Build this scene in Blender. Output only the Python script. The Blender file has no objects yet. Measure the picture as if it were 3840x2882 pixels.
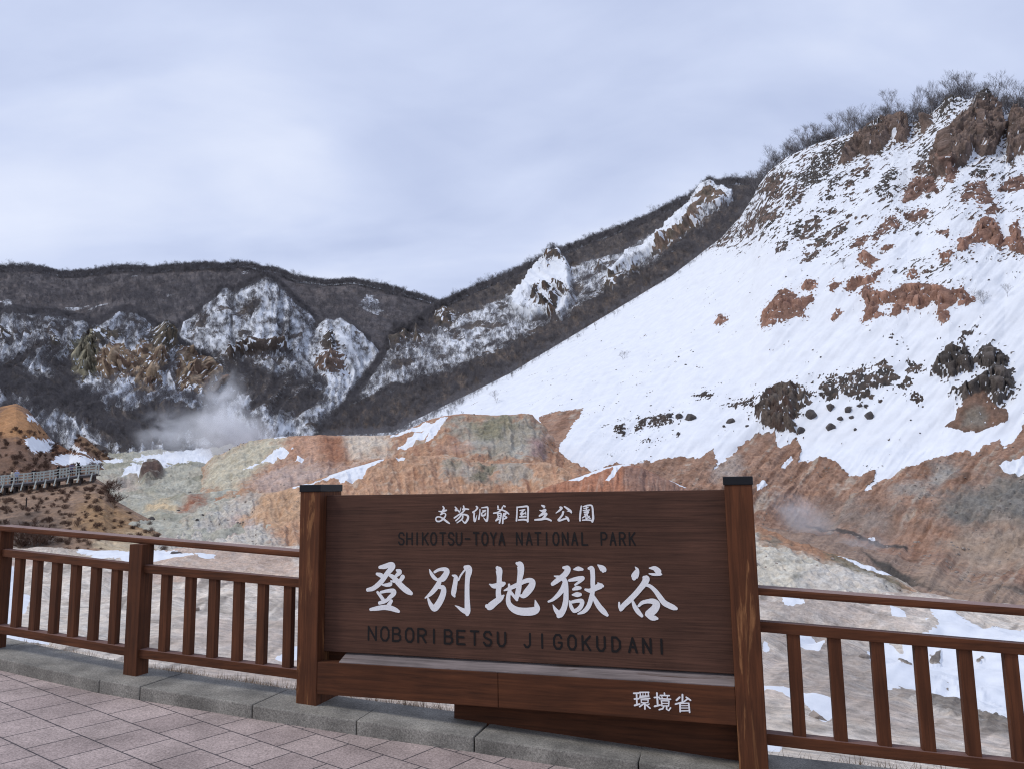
import bpy, bmesh, math, random
import numpy as np
from mathutils import Matrix, Vector
random.seed(7); rng = np.random.default_rng(11)
sc = bpy.context.scene
COL = sc.collection

# ------------------------------------------------------------------ camera, sky, sun, exposure
F_PX, PITCH, ROLL, EYE = 2834.5, 0.1363, 0.0161, 1.70      # focal length for a 3840 px wide frame
cam_d = bpy.data.cameras.new('camera'); cam = bpy.data.objects.new('camera', cam_d); COL.objects.link(cam)
cam_d.sensor_width = 36.0; cam_d.lens = 36.0 * F_PX / 3840.0; cam_d.clip_start = 0.05; cam_d.clip_end = 9000
_r0 = Vector((1, 0, 0)); _u0 = Vector((0, -math.sin(PITCH), math.cos(PITCH))); _f = Vector((0, math.cos(PITCH), math.sin(PITCH)))
_R = _r0 * math.cos(ROLL) - _u0 * math.sin(ROLL); _U = _r0 * math.sin(ROLL) + _u0 * math.cos(ROLL)
cam.matrix_world = Matrix(((_R.x, _U.x, -_f.x, 0), (_R.y, _U.y, -_f.y, 0), (_R.z, _U.z, -_f.z, EYE), (0, 0, 0, 1)))
sc.camera = cam
sc.view_settings.view_transform = 'Standard'; sc.view_settings.look = 'None'
sc.view_settings.exposure = 0.34; sc.view_settings.gamma = 1.0
SUN_EL, SUN_AZ = math.radians(50), math.radians(256)        # azimuth clockwise from +Y
world = bpy.data.worlds.new('World'); sc.world = world; world.use_nodes = True
nt = world.node_tree; nt.nodes.clear()
def N(t, typ, **kw):
    n = t.nodes.new(typ)
    for k, v in kw.items():
        if k.startswith('i_'):
            n.inputs[k[2:].replace('_', ' ')].default_value = v
        else: setattr(n, k, v)
    return n
def build_world():
    L = nt.links.new
    out = N(nt, 'ShaderNodeOutputWorld')
    sky = N(nt, 'ShaderNodeTexSky'); sky.sky_type = 'NISHITA'; sky.sun_disc = False
    sky.sun_elevation = SUN_EL; sky.sun_rotation = SUN_AZ
    bg1 = N(nt, 'ShaderNodeBackground', i_Strength=0.07); L(sky.outputs[0], bg1.inputs[0])
    tc = N(nt, 'ShaderNodeTexCoord')
    sep = N(nt, 'ShaderNodeSeparateXYZ'); L(tc.outputs['Generated'], sep.inputs[0])
    # project the view direction on a cloud layer so that clouds flatten towards the horizon
    zz = N(nt, 'ShaderNodeMath', operation='ADD'); L(sep.outputs['Z'], zz.inputs[0]); zz.inputs[1].default_value = 0.35
    dv = N(nt, 'ShaderNodeVectorMath', operation='SCALE')
    inv = N(nt, 'ShaderNodeMath', operation='DIVIDE'); inv.inputs[0].default_value = 1.0; L(zz.outputs[0], inv.inputs[1])
    L(tc.outputs['Generated'], dv.inputs[0]); L(inv.outputs[0], dv.inputs['Scale'])
    n1 = N(nt, 'ShaderNodeTexNoise', i_Scale=1.7, i_Detail=5.0, i_Roughness=0.45, i_Distortion=0.45)
    mp = N(nt, 'ShaderNodeMapping'); mp.inputs['Location'].default_value = (3.1, 0.6, 0); mp.inputs['Rotation'].default_value = (0, 0, 0.5)
    mp.inputs['Scale'].default_value = (1.0, 1.7, 1)
    L(dv.outputs[0], mp.inputs[0]); L(mp.outputs[0], n1.inputs['Vector'])
    n2 = N(nt, 'ShaderNodeTexNoise', i_Scale=6.0, i_Detail=5.0, i_Roughness=0.5, i_Distortion=0.3); L(mp.outputs[0], n2.inputs['Vector'])
    mixn = N(nt, 'ShaderNodeMath', operation='MULTIPLY_ADD'); L(n2.outputs[0], mixn.inputs[0]); mixn.inputs[1].default_value = 0.16
    L(n1.outputs[0], mixn.inputs[2])
    # the cloud deck is paler near the horizon
    hz = N(nt, 'ShaderNodeMapRange'); hz.inputs['From Min'].default_value = 0.0; hz.inputs['From Max'].default_value = 0.5
    hz.inputs['To Min'].default_value = 0.16; hz.inputs['To Max'].default_value = -0.13; L(sep.outputs['Z'], hz.inputs[0])
    ad = N(nt, 'ShaderNodeMath', operation='ADD'); L(mixn.outputs[0], ad.inputs[0]); L(hz.outputs[0], ad.inputs[1])
    rp = N(nt, 'ShaderNodeValToRGB'); e = rp.color_ramp.elements
    e[0].position = 0.38; e[0].color = (0.425, 0.488, 0.675, 1)
    e[1].position = 0.80; e[1].color = (0.68, 0.725, 0.85, 1)
    m = rp.color_ramp.elements.new(0.56); m.color = (0.52, 0.582, 0.76, 1)
    L(ad.outputs[0], rp.inputs[0])
    bg2 = N(nt, 'ShaderNodeBackground', i_Strength=1.0); L(rp.outputs[0], bg2.inputs[0])
    mx = N(nt, 'ShaderNodeMixShader'); mx.inputs[0].default_value = 0.93
    L(bg1.outputs[0], mx.inputs[1]); L(bg2.outputs[0], mx.inputs[2]); L(mx.outputs[0], out.inputs[0])
build_world()
sun_d = bpy.data.lights.new('sun', 'SUN'); sun_d.energy = 1.3; sun_d.angle = math.radians(14); sun_d.color = (1.0, 0.945, 0.865)
sun = bpy.data.objects.new('sun', sun_d); COL.objects.link(sun)
_sd = Vector((math.sin(SUN_AZ) * math.cos(SUN_EL), math.cos(SUN_AZ) * math.cos(SUN_EL), math.sin(SUN_EL)))
sun.rotation_euler = _sd.to_track_quat('Z', 'Y').to_euler()
sc.cycles.volume_step_rate = 1.0; sc.cycles.max_bounces = 6; sc.cycles.diffuse_bounces = 3; sc.cycles.volume_bounces = 3
sc.cycles.use_denoising = True; sc.cycles.denoising_prefilter = 'NONE'; sc.cycles.filter_width = 1.15

# ------------------------------------------------------------------ helpers: tags, rays, noise
def tag(o, label=None, cat=None, group=None, kind=None):
    if label: o['label'] = label
    if cat: o['category'] = cat
    if group: o['group'] = group
    if kind: o['kind'] = kind
    return o
def empty(name, loc=(0, 0, 0), rz=0.0):
    o = bpy.data.objects.new(name, None); o.location = loc; o.rotation_euler = (0, 0, rz); o.empty_display_size = 0.2
    COL.objects.link(o); return o
K = 3840.0 / 2212.0                                         # survey sheet units -> frame units
def rays(x, y):                                             # unit-depth rays (forward distance 1) for survey bearings
    x = np.asarray(x, float) * K - 1920; y = np.asarray(y, float) * K - 1441
    c, s = math.cos(ROLL), math.sin(ROLL)
    sx = (c * x - s * y) / F_PX; sz = -(s * x + c * y) / F_PX
    Y = math.cos(PITCH) - sz * math.sin(PITCH); Z = math.sin(PITCH) + sz * math.cos(PITCH)
    return np.stack([sx / Y, np.ones_like(Y), Z / Y], -1)
def pt(x, y, d):
    r = rays(x, y) * np.asarray(d, float)[..., None]; r[..., 2] += EYE; return r
def survey(P):                                              # inverse of pt
    x, y, z = P[..., 0], P[..., 1], P[..., 2] - EYE
    yc = y * math.cos(PITCH) + z * math.sin(PITCH); zc = -y * math.sin(PITCH) + z * math.cos(PITCH)
    yc = np.maximum(yc, 1e-3); sx = F_PX * x / yc; sy = -F_PX * zc / yc; c, s = math.cos(ROLL), math.sin(ROLL)
    return (1920 + c * sx + s * sy) / K, (1441 - s * sx + c * sy) / K
_perm = np.random.default_rng(3).permutation(256).astype(np.int64); _perm = np.concatenate([_perm, _perm, _perm])
_g3 = np.random.default_rng(5).normal(size=(256, 3)); _g3 /= np.linalg.norm(_g3, axis=1)[:, None]
def perlin(p):
    p = np.asarray(p, float); i = np.floor(p).astype(np.int64); f = p - i; i &= 255
    u = f * f * f * (f * (f * 6 - 15) + 10); out = 0.0
    for dx in (0, 1):
        wx = u[..., 0] if dx else 1 - u[..., 0]
        for dy in (0, 1):
            wy = u[..., 1] if dy else 1 - u[..., 1]
            for dz in (0, 1):
                wz = u[..., 2] if dz else 1 - u[..., 2]
                h = _perm[_perm[_perm[(i[..., 0] + dx) & 255] + ((i[..., 1] + dy) & 255)] + ((i[..., 2] + dz) & 255)]
                g = _g3[h & 255]
                out = out + wx * wy * wz * ((f[..., 0] - dx) * g[..., 0] + (f[..., 1] - dy) * g[..., 1] + (f[..., 2] - dz) * g[..., 2])
    return out * 1.4
def fbm(p, oct=4, gain=0.5, ridged=False):
    a, t, o = 1.0, 0.0, 0.0
    for k in range(oct):
        n = perlin(p * (2.03 ** k) + 17.3 * k)
        if ridged: n = 1 - 2 * np.abs(n)
        o = o + a * n; t += a; a *= gain
    return o / t
def worley(p):
    """nearest and second nearest cell distance, and a random number per cell"""
    i = np.floor(p).astype(np.int64); f1 = np.full(p.shape[:-1], 9.0); f2 = f1.copy(); idn = np.zeros(p.shape[:-1], np.int64)
    for dx in (-1, 0, 1):
        for dy in (-1, 0, 1):
            for dz in (-1, 0, 1):
                c = i + np.array([dx, dy, dz]); h = _perm[_perm[_perm[c[..., 0] & 255] + (c[..., 1] & 255)] + (c[..., 2] & 255)]
                q = c + .5 + .42 * _g3[h & 255]; d = np.linalg.norm(q - p, axis=-1); n = d < f1
                f2 = np.where(n, f1, np.minimum(f2, d)); idn = np.where(n, h, idn); f1 = np.minimum(f1, d)
    return f1, f2, (idn & 255) / 255.0
def smooth(a, b, x):
    t = np.clip((x - a) / (b - a), 0, 1); return t * t * (3 - 2 * t)
def srgb(r, g, b):
    c = np.array([r, g, b], float) / 255.0
    return np.where(c <= 0.04045, c / 12.92, ((c + 0.055) / 1.055) ** 2.4)
def poly_sd(x, y, pts):                                     # signed distance, positive inside
    p = np.array(pts, float); q = np.roll(p, -1, 0)
    ins = np.zeros(x.shape, bool); d = np.full(x.shape, 1e9)
    for (ax, ay), (bx, by) in zip(p, q):
        ex, ey = bx - ax, by - ay
        t = np.clip(((x - ax) * ex + (y - ay) * ey) / (ex * ex + ey * ey + 1e-9), 0, 1)
        d = np.minimum(d, (x - ax - t * ex) ** 2 + (y - ay - t * ey) ** 2)
        c = ((ay > y) != (by > y)); xi = (bx - ax) * (y - ay) / ((by - ay) if abs(by - ay) > 1e-9 else 1e-9) + ax
        ins ^= c & (x < xi)
    return np.where(ins, 1, -1) * np.sqrt(d)
def Z(ox, oy, s, pts): return [(ox + s * a, oy + s * b) for a, b in pts]
z1 = lambda pts: Z(0, 518.4, .3387, pts)
z2 = lambda pts: Z(691.2, 345.6, .3387, pts)
z3 = lambda pts: Z(1440, 144, .349, pts)
z4 = lambda pts: Z(1440, 633.6, .349, pts)
z5 = lambda pts: Z(662.4, 864, .4297, pts)
z6 = lambda pts: Z(201.6, 892.9, .2083, pts)
z7 = lambda pts: Z(1497.7, 1036.9, .3755, pts)
z8 = lambda pts: Z(0, 1080.6, .3491, pts)

# ------------------------------------------------------------------ materials
def new_mat(name):
    m = bpy.data.materials.new(name); m.use_nodes = True; t = m.node_tree; t.nodes.clear()
    out = N(t, 'ShaderNodeOutputMaterial'); b = N(t, 'ShaderNodeBsdfPrincipled'); t.links.new(b.outputs[0], out.inputs[0])
    return m, t, b, out
def simple(name, col, rough=0.8, var=0.15, scale=20.0, bump=0.0, metal=0.0, coord='Object'):
    m, t, b, out = new_mat(name); L = t.links.new
    tc = N(t, 'ShaderNodeTexCoord'); n = N(t, 'ShaderNodeTexNoise', i_Scale=scale, i_Detail=5.0, i_Roughness=0.6)
    if coord == 'world':
        g = N(t, 'ShaderNodeNewGeometry'); L(g.outputs['Position'], n.inputs['Vector'])
    else: L(tc.outputs['Object'], n.inputs['Vector'])
    mr = N(t, 'ShaderNodeMapRange'); mr.inputs['From Min'].default_value = .3; mr.inputs['From Max'].default_value = .7
    mr.inputs['To Min'].default_value = 1 - var; mr.inputs['To Max'].default_value = 1 + var; L(n.outputs[0], mr.inputs[0])
    mu = N(t, 'ShaderNodeVectorMath', operation='SCALE'); mu.inputs[0].default_value = col[:3]; L(mr.outputs[0], mu.inputs['Scale'])
    L(mu.outputs[0], b.inputs['Base Color']); b.inputs['Roughness'].default_value = rough; b.inputs['Metallic'].default_value = metal
    b.inputs['Specular IOR Level'].default_value = 0.3
    if bump:
        bp = N(t, 'ShaderNodeBump', i_Strength=0.6, i_Distance=bump); L(n.outputs[0], bp.inputs['Height']); L(bp.outputs[0], b.inputs['Normal'])
    return m
def terrain_mat(name, px, bump=1.0):
    """vertex layers: 'tint' (soil and rock colour), 'snow' (0..1 cover). px = ground size of the finest grain in metres"""
    m, t, b, out = new_mat(name); L = t.links.new
    g = N(t, 'ShaderNodeNewGeometry')
    at = N(t, 'ShaderNodeAttribute', attribute_name='tint'); sn = N(t, 'ShaderNodeAttribute', attribute_name='snow')
    n1 = N(t, 'ShaderNodeTexNoise', i_Scale=1.0 / (px * 5), i_Detail=6.0, i_Roughness=0.68); L(g.outputs['Position'], n1.inputs['Vector'])
    n2 = N(t, 'ShaderNodeTexNoise', i_Scale=1.0 / (px * 26), i_Detail=4.0, i_Roughness=0.6); L(g.outputs['Position'], n2.inputs['Vector'])
    ma = N(t, 'ShaderNodeMath', operation='MULTIPLY_ADD'); L(n1.outputs[0], ma.inputs[0]); ma.inputs[1].default_value = 0.5; L(sn.outputs['Fac'], ma.inputs[2])
    mr = N(t, 'ShaderNodeMapRange', interpolation_type='SMOOTHSTEP'); mr.inputs['From Min'].default_value = 0.68; mr.inputs['From Max'].default_value = 0.80
    L(ma.outputs[0], mr.inputs[0])
    v = N(t, 'ShaderNodeMapRange'); v.inputs['From Min'].default_value = .25; v.inputs['From Max'].default_value = .75; v.inputs['To Min'].default_value = .62; v.inputs['To Max'].default_value = 1.38
    L(n1.outputs[0], v.inputs[0])
    v2 = N(t, 'ShaderNodeMapRange'); v2.inputs['From Min'].default_value = .3; v2.inputs['From Max'].default_value = .7; v2.inputs['To Min'].default_value = .84; v2.inputs['To Max'].default_value = 1.16
    L(n2.outputs[0], v2.inputs[0])
    vv = N(t, 'ShaderNodeMath', operation='MULTIPLY'); L(v.outputs[0], vv.inputs[0]); L(v2.outputs[0], vv.inputs[1])
    sc_ = N(t, 'ShaderNodeVectorMath', operation='SCALE'); L(at.outputs['Color'], sc_.inputs[0]); L(vv.outputs[0], sc_.inputs['Scale'])
    sv = N(t, 'ShaderNodeMapRange'); sv.inputs['From Min'].default_value = .3; sv.inputs['From Max'].default_value = .7; sv.inputs['To Min'].default_value = .94; sv.inputs['To Max'].default_value = 1.04
    L(n2.outputs[0], sv.inputs[0])
    sw = N(t, 'ShaderNodeVectorMath', operation='SCALE'); sw.inputs[0].default_value = (.745, .775, .82); L(sv.outputs[0], sw.inputs['Scale'])
    mx = N(t, 'ShaderNodeMix', data_type='RGBA'); L(mr.outputs[0], mx.inputs['Factor']); L(sc_.outputs[0], mx.inputs['A']); L(sw.outputs[0], mx.inputs['B'])
    L(mx.outputs['Result'], b.inputs['Base Color']); b.inputs['Roughness'].default_value = 0.9; b.inputs['Specular IOR Level'].default_value = 0.15
    bs = N(t, 'ShaderNodeMapRange'); bs.inputs['To Min'].default_value = 0.9; bs.inputs['To Max'].default_value = 0.12; L(mr.outputs[0], bs.inputs[0])
    bp = N(t, 'ShaderNodeBump', i_Distance=px * 2.4 * bump); L(bs.outputs[0], bp.inputs['Strength']); L(n1.outputs[0], bp.inputs['Height']); L(bp.outputs[0], b.inputs['Normal'])
    return m

# ------------------------------------------------------------------ terrain sheets
def grid_mesh(name, P, mat, tint, snow):
    nv, nu = P.shape[:2]
    me = bpy.data.meshes.new(name); me.vertices.add(nu * nv); me.vertices.foreach_set('co', P.reshape(-1).astype(np.float32))
    idx = np.arange(nu * nv).reshape(nv, nu)
    q = np.stack([idx[:-1, :-1], idx[:-1, 1:], idx[1:, 1:], idx[1:, :-1]], -1).reshape(-1, 4); nf = len(q)
    me.loops.add(nf * 4); me.loops.foreach_set('vertex_index', q.reshape(-1).astype(np.int32))
    me.polygons.add(nf); me.polygons.foreach_set('loop_start', np.arange(0, nf * 4, 4, dtype=np.int32))
    me.polygons.foreach_set('use_smooth', np.ones(nf, bool)); me.update(calc_edges=True)
    a = me.attributes.new('tint', 'FLOAT_COLOR', 'POINT'); c = np.ones((nu * nv, 4), np.float32); c[:, :3] = tint.reshape(-1, 3); a.data.foreach_set('color', c.reshape(-1))
    a = me.attributes.new('snow', 'FLOAT', 'POINT'); a.data.foreach_set('value', snow.reshape(-1).astype(np.float32))
    me.materials.append(mat)
    o = bpy.data.objects.new(name, me); COL.objects.link(o); return o
def normals(P):
    du = np.gradient(P, axis=1); dv = np.gradient(P, axis=0); n = np.cross(du, dv)
    n /= np.linalg.norm(n, axis=-1, keepdims=True) + 1e-9
    v = P - np.array([0, 0, EYE]); flip = (n * v).sum(-1) > 0
    flip = np.median(flip.astype(float)) > .5
    return -n if flip else n
class Sheet:
    """a hill side: contour lines from foot to crest, each a list of (bearing, height bearing, distance)"""
    def __init__(s, xa, xb, step, curves, rows, back=(), smooth_it=0):
        s.x = np.linspace(xa, xb, int((xb - xa) / step) + 1); Ps = []
        k = max(3, int(70 / step)) | 1; win = np.hanning(k + 2)[1:-1]; win /= win.sum()
        sm = lambda a: np.convolve(np.pad(a, k // 2, 'reflect', reflect_type='odd'), win, 'valid') if len(a) > k else a
        for ci, c in enumerate(curves):
            c = np.array(c, float); yy = np.interp(s.x, c[:, 0], c[:, 1]); dd = sm(np.interp(s.x, c[:, 0], c[:, 2]))
            Ps.append(pt(s.x, yy if ci == len(curves) - 1 else sm(yy), dd))
        G = []
        for k in range(len(Ps) - 1):
            for t in np.linspace(0, 1, rows[k], endpoint=False): G.append(Ps[k] * (1 - t) + Ps[k + 1] * t)
        G.append(Ps[-1]); s.top_row = len(G) - 1
        last = Ps[-1]
        for db, dz, n in back:                              # the far side of the crest
            dirn = last[:, :2] / np.linalg.norm(last[:, :2], axis=1)[:, None]
            nxt = last + np.concatenate([dirn * db, np.full((len(dirn), 1), dz)], 1)
            for t in np.linspace(0, 1, n + 1)[1:]: G.append(last * (1 - t) + nxt * t)
            last = nxt
        P = np.array(G)
        for _ in range(smooth_it): 
            Q = P.copy(); Q[1:-1] = (P[:-2] + 2 * P[1:-1] + P[2:]) / 4; Q[s.top_row] = P[s.top_row]; P = Q
        s.P = P; s.X, s.Y = survey(P); s.N = normals(P); s.disp = np.zeros(P.shape[:2]); s.tint = np.zeros(P.shape); s.snow = np.zeros(P.shape[:2]); s.rock = np.zeros(P.shape[:2])
        s.ds = P[..., 1] / (F_PX / K)                        # metres per survey unit
        s.q = P / s.ds.mean()                                # positions in survey-sized units
        s.front = np.arange(P.shape[0])[:, None] <= s.top_row
        s.front = np.broadcast_to(s.front, P.shape[:2])
    def mask(s, pts, soft=2.0, warp=4.0, wl=14.0):
        pts = np.array(pts); m = np.zeros(s.X.shape); pad = soft + warp + 2
        x0, y0 = pts.min(0) - pad; x1, y1 = pts.max(0) + pad
        sel = (s.X > x0) & (s.X < x1) & (s.Y > y0) & (s.Y < y1) & s.front
        if not sel.any(): return m
        sd = poly_sd(s.X[sel], s.Y[sel], pts)
        if warp: sd = sd + warp * (fbm(s.q[sel] / wl, 3) * 1.6 + .55 * fbm(s.q[sel] / 4.2 + 7, 3))
        m[sel] = smooth(-soft, soft, sd); return m
    def band(s, line, soft=2.0, warp=4.0, wl=14.0):         # 1 below the line
        l = np.array(line, float); y = np.interp(s.X, l[:, 0], l[:, 1])
        return smooth(-soft, soft, s.Y - y + (warp * 1.6 * fbm(s.q / wl, 3) if warp else 0)) * s.front
    def soil(s, pts, soft=8, warp=8): return s.mask(pts, soft * 2.6, warp * 2.2, 30.0)
    def paint(s, m, col, k=1.0): s.tint = s.tint * (1 - (m * k)[..., None]) + np.asarray(col) * (m * k)[..., None]
    def streak(s, ang, wl, stretch=9.0, seed=0.0, oct=3):
        a = math.radians(ang); u = s.X * math.cos(a) + s.Y * math.sin(a); v = -s.X * math.sin(a) + s.Y * math.cos(a)
        return fbm(np.stack([u / wl + seed, v / (wl * stretch), np.full_like(u, seed)], -1), oct)
    def finish(s, name, mat, kind='structure', sat=.74, stones=.6, warm=1.0):
        lum = (s.tint @ np.array([.3, .58, .12]))[..., None]; s.tint = lum + (s.tint - lum) * (sat * (1 - .16 * s.rock))[..., None]; s.tint = s.tint * (1 - .12 * s.rock)[..., None]
        s.tint = s.tint * (1 + .34 * fbm(s.q / 7, 4) + .22 * fbm(s.q / 30 + 5, 3))[..., None] * (1 + fbm(s.q / 18 + 60, 3)[..., None] * np.array([.10, .0, -.10]))
        if stones:
            m = smooth(.36, .50, perlin(s.q / 3.4 + 11)) * smooth(-.05, .45, fbm(s.q / 34 + 3, 3)) * stones; s.tint = s.tint * (1 - .62 * m)[..., None]; s.disp = s.disp + .9 * m * s.ds
        cs = (s.tint.max(-1) - s.tint.min(-1)) / (s.tint.max(-1) + 1e-6); s.tint = np.clip(s.tint * (1 + warm * (smooth(.25, .6, cs) * (1 - s.rock))[..., None] * np.array([.02, .0, -.03]) + warm * np.array([.045, .012, -.06])), .004, .9)
        s.P2 = s.P + s.N * s.disp[..., None]; s.N2 = normals(s.P2)
        return tag(grid_mesh(name, s.P2, mat, s.tint, s.snow), kind=kind)

ORANGE = srgb(178, 128, 98); RUST = srgb(150, 88, 58); PALE = srgb(198, 184, 170); GREYSOIL = srgb(160, 156, 150)
GREEN = srgb(165, 168, 148); OCHRE = srgb(176, 136, 88); PINK = srgb(182, 150, 142); DARK = srgb(62, 56, 55); BROWN = srgb(118, 82, 66); LITTER = srgb(104, 96, 94)

SH = {}
def wooded_hill():
    top = [(-260, 600, 820), (0, 584, 800), (60, 584, 800), (130, 597, 800), (180, 598, 800), (260, 586, 790), (330, 588, 780), (400, 582, 770), (520, 577, 760), (600, 590, 760), (640, 607, 770), (700, 617, 780), (770, 614, 790), (830, 626, 800), (900, 646, 800), (960, 664, 800), (1060, 700, 800)]
    mid = [(x, y + 95, d - 170) for x, y, d in top]; bot = [(-260, 960, 400), (400, 960, 400), (700, 960, 420), (1060, 930, 450)]
    s = Sheet(-260, 1060, 2.2, [bot, mid, top], [70, 60], back=[(80, -12, 5), (200, -120, 4)])
    s.disp = 14 * fbm(s.P / 110, 4) * np.clip((s.top_row - np.arange(s.P.shape[0]))[:, None] / 14, 0.12, 1) + 3 * fbm(s.P / 25, 3)
    s.tint[:] = srgb(98, 94, 99); s.paint(smooth(-.1, .5, fbm(s.P / 70, 3)), srgb(112, 104, 105))
    s.snow = 0.10 + 0.46 * smooth(.0, .5, fbm(s.P / 50 + 9, 3))
    for p in (z2([(240, 900), (300, 840), (380, 870), (410, 930), (360, 1000), (290, 960)]), z1([(0, 400), (60, 370), (120, 440), (30, 470)])): s.snow += .4 * s.mask(p, 6, 6)
    s.finish('wooded_hill', terrain_mat('leaf_litter_far', .45), sat=.8, stones=0); SH['A'] = s
def spur(name, key, xa, xb, top, foot, d_top, d_foot, rows=150, step=1.6):
    t = [(x, y, d_top) for x, y in top]; f = [(x, y, d_foot) for x, y in foot]
    m = [(x, y + (np.interp(x, [q[0] for q in foot], [q[1] for q in foot]) - y) * .45, d_top * .62 + d_foot * .38) for x, y in top]
    s = Sheet(xa, xb, step, [f, m, t], [rows // 2, rows // 2], back=[(45, -8, 3), (60, -90, 3)])
    rib = fbm(np.stack([s.X / 34 + 3 * fbm(s.P / 60, 2), s.Y / 150, s.X * 0 + d_top], -1), 3, .5, True)
    s.disp = (6.5 * rib + 4.0 * fbm(s.P / 30, 4) + 1.2 * fbm(s.P / 9, 3)) * np.clip((s.top_row - np.arange(s.P.shape[0]))[:, None] / 12, 0.15, 1)
    s.tint[:] = LITTER; s.snow[:] = 0.56
    s.snow -= .34 * smooth(.0, .5, fbm(s.P / 14 + 4, 4)); s.snow += .10 * rib
    s.bare = np.zeros(s.X.shape); s.cover = np.zeros(s.X.shape)
    SH[key] = s; return s
def rocks(s, polys, col, out=3.0, grow=0.0, soft=3.0, warp=3.0, wl=12.0, crag=6.0, ledge=.5, base=.4, col2=None, frag=.8, block=0.0):
    """crags: raised faces with broken relief; ledges keep snow, loose fragments lie around"""
    for p in polys:
        pts = np.array(p); m = np.zeros(s.X.shape); pad = 26
        (x0, y0), (x1, y1) = pts.min(0) - pad, pts.max(0) + pad
        sel = (s.X > x0) & (s.X < x1) & (s.Y > y0) & (s.Y < y1) & s.front
        if not sel.any(): continue
        q = s.q[sel]; sd = poly_sd(s.X[sel], s.Y[sel], pts) + grow + warp * (1.7 * fbm(q / wl, 3) + .9 * fbm(q / 4.5 + 3, 3))
        sd0 = poly_sd(s.X[sel], s.Y[sel], pts) + warp * .8 * fbm(q / wl, 2); mm = smooth(-soft, soft, sd)
        size = min(1.0, math.sqrt(max(np.ptp(pts[:, 0]) * np.ptp(pts[:, 1]), 1)) / 40)
        mm = np.maximum(mm, frag * smooth(-22 * size - 4, -2, sd) * smooth(.12, .3, fbm(q * np.array([1, 1, 1.5]) / 7.5 + 19, 3)))
        rel = fbm(q * np.array([1, 1, .5]) / (crag * 2.2), 4, .55, True)
        if block:                                            # broken into angular blocks with cracks between
            qb = q * np.array([1, 1, .75]) + 1.6 * np.stack([fbm(q / 6 + 3, 2), fbm(q / 6 + 9, 2), fbm(q / 6 + 15, 2)], -1); f1, f2, rid = worley(qb / block); gap = smooth(.02, .16, f2 - f1); rel = (.75 * rid + .35 * (1 - f1)) * gap - .25; dropped = smooth(.60, .72, rid + .25 * fbm(q / 14 + 77, 2)) * smooth(10, 1, sd0) * (ledge > .3)
            mm = mm * np.clip(1 - dropped, 0, 1)
        core = smooth(-2, 6 + 6 * size, sd0); big = fbm(q / (crag * 5) + 8, 2)
        if block and block < 17: out *= .62
        s.disp[sel] += core * out * (1.25 * base + .95 * rel + .5 * big) + mm * .10 * out * (1 + rel)
        c = np.asarray(col) * (1 + .30 * fbm(q / 9, 3) + .20 * rel)[:, None]
        if col2 is not None:
            w = smooth(-.15, .3, fbm(q / 20 + 31, 2))[:, None]; c = c * (1 - w) + np.asarray(col2) * w
        e = mm[:, None]; s.tint[sel] = s.tint[sel] * (1 - e) + c * e
        # wind-packed snow caught on ledges and in cracks, in slanting streaks
        sx, sy = s.X[sel], s.Y[sel]; st = fbm(np.stack([(sx * .57 + sy * .82) / 4.2, (-sx * .82 + sy * .57) / 13.0, sx * 0 + 2.2], -1), 3)
        hold = smooth(.34 - .5 * ledge, .50 - .5 * ledge, st + .35 * fbm(q / 16 + 44, 2))
        if block: c_ = (.75 + .6 * rid)[:, None]; s.tint[sel] = s.tint[sel] * (1 - e) + s.tint[sel] * c_ * e; hold = np.maximum(hold * .8, (1 - smooth(.03, .10, f2 - f1)) * smooth(-.2, .2, fbm(q / 12 + 50, 2) + ledge - .3))
        s.snow[sel] = s.snow[sel] * (1 - mm) + mm * hold * .80
        s.rock[sel] = np.maximum(s.rock[sel], mm)
def ledge_snow(s, *a): pass
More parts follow.
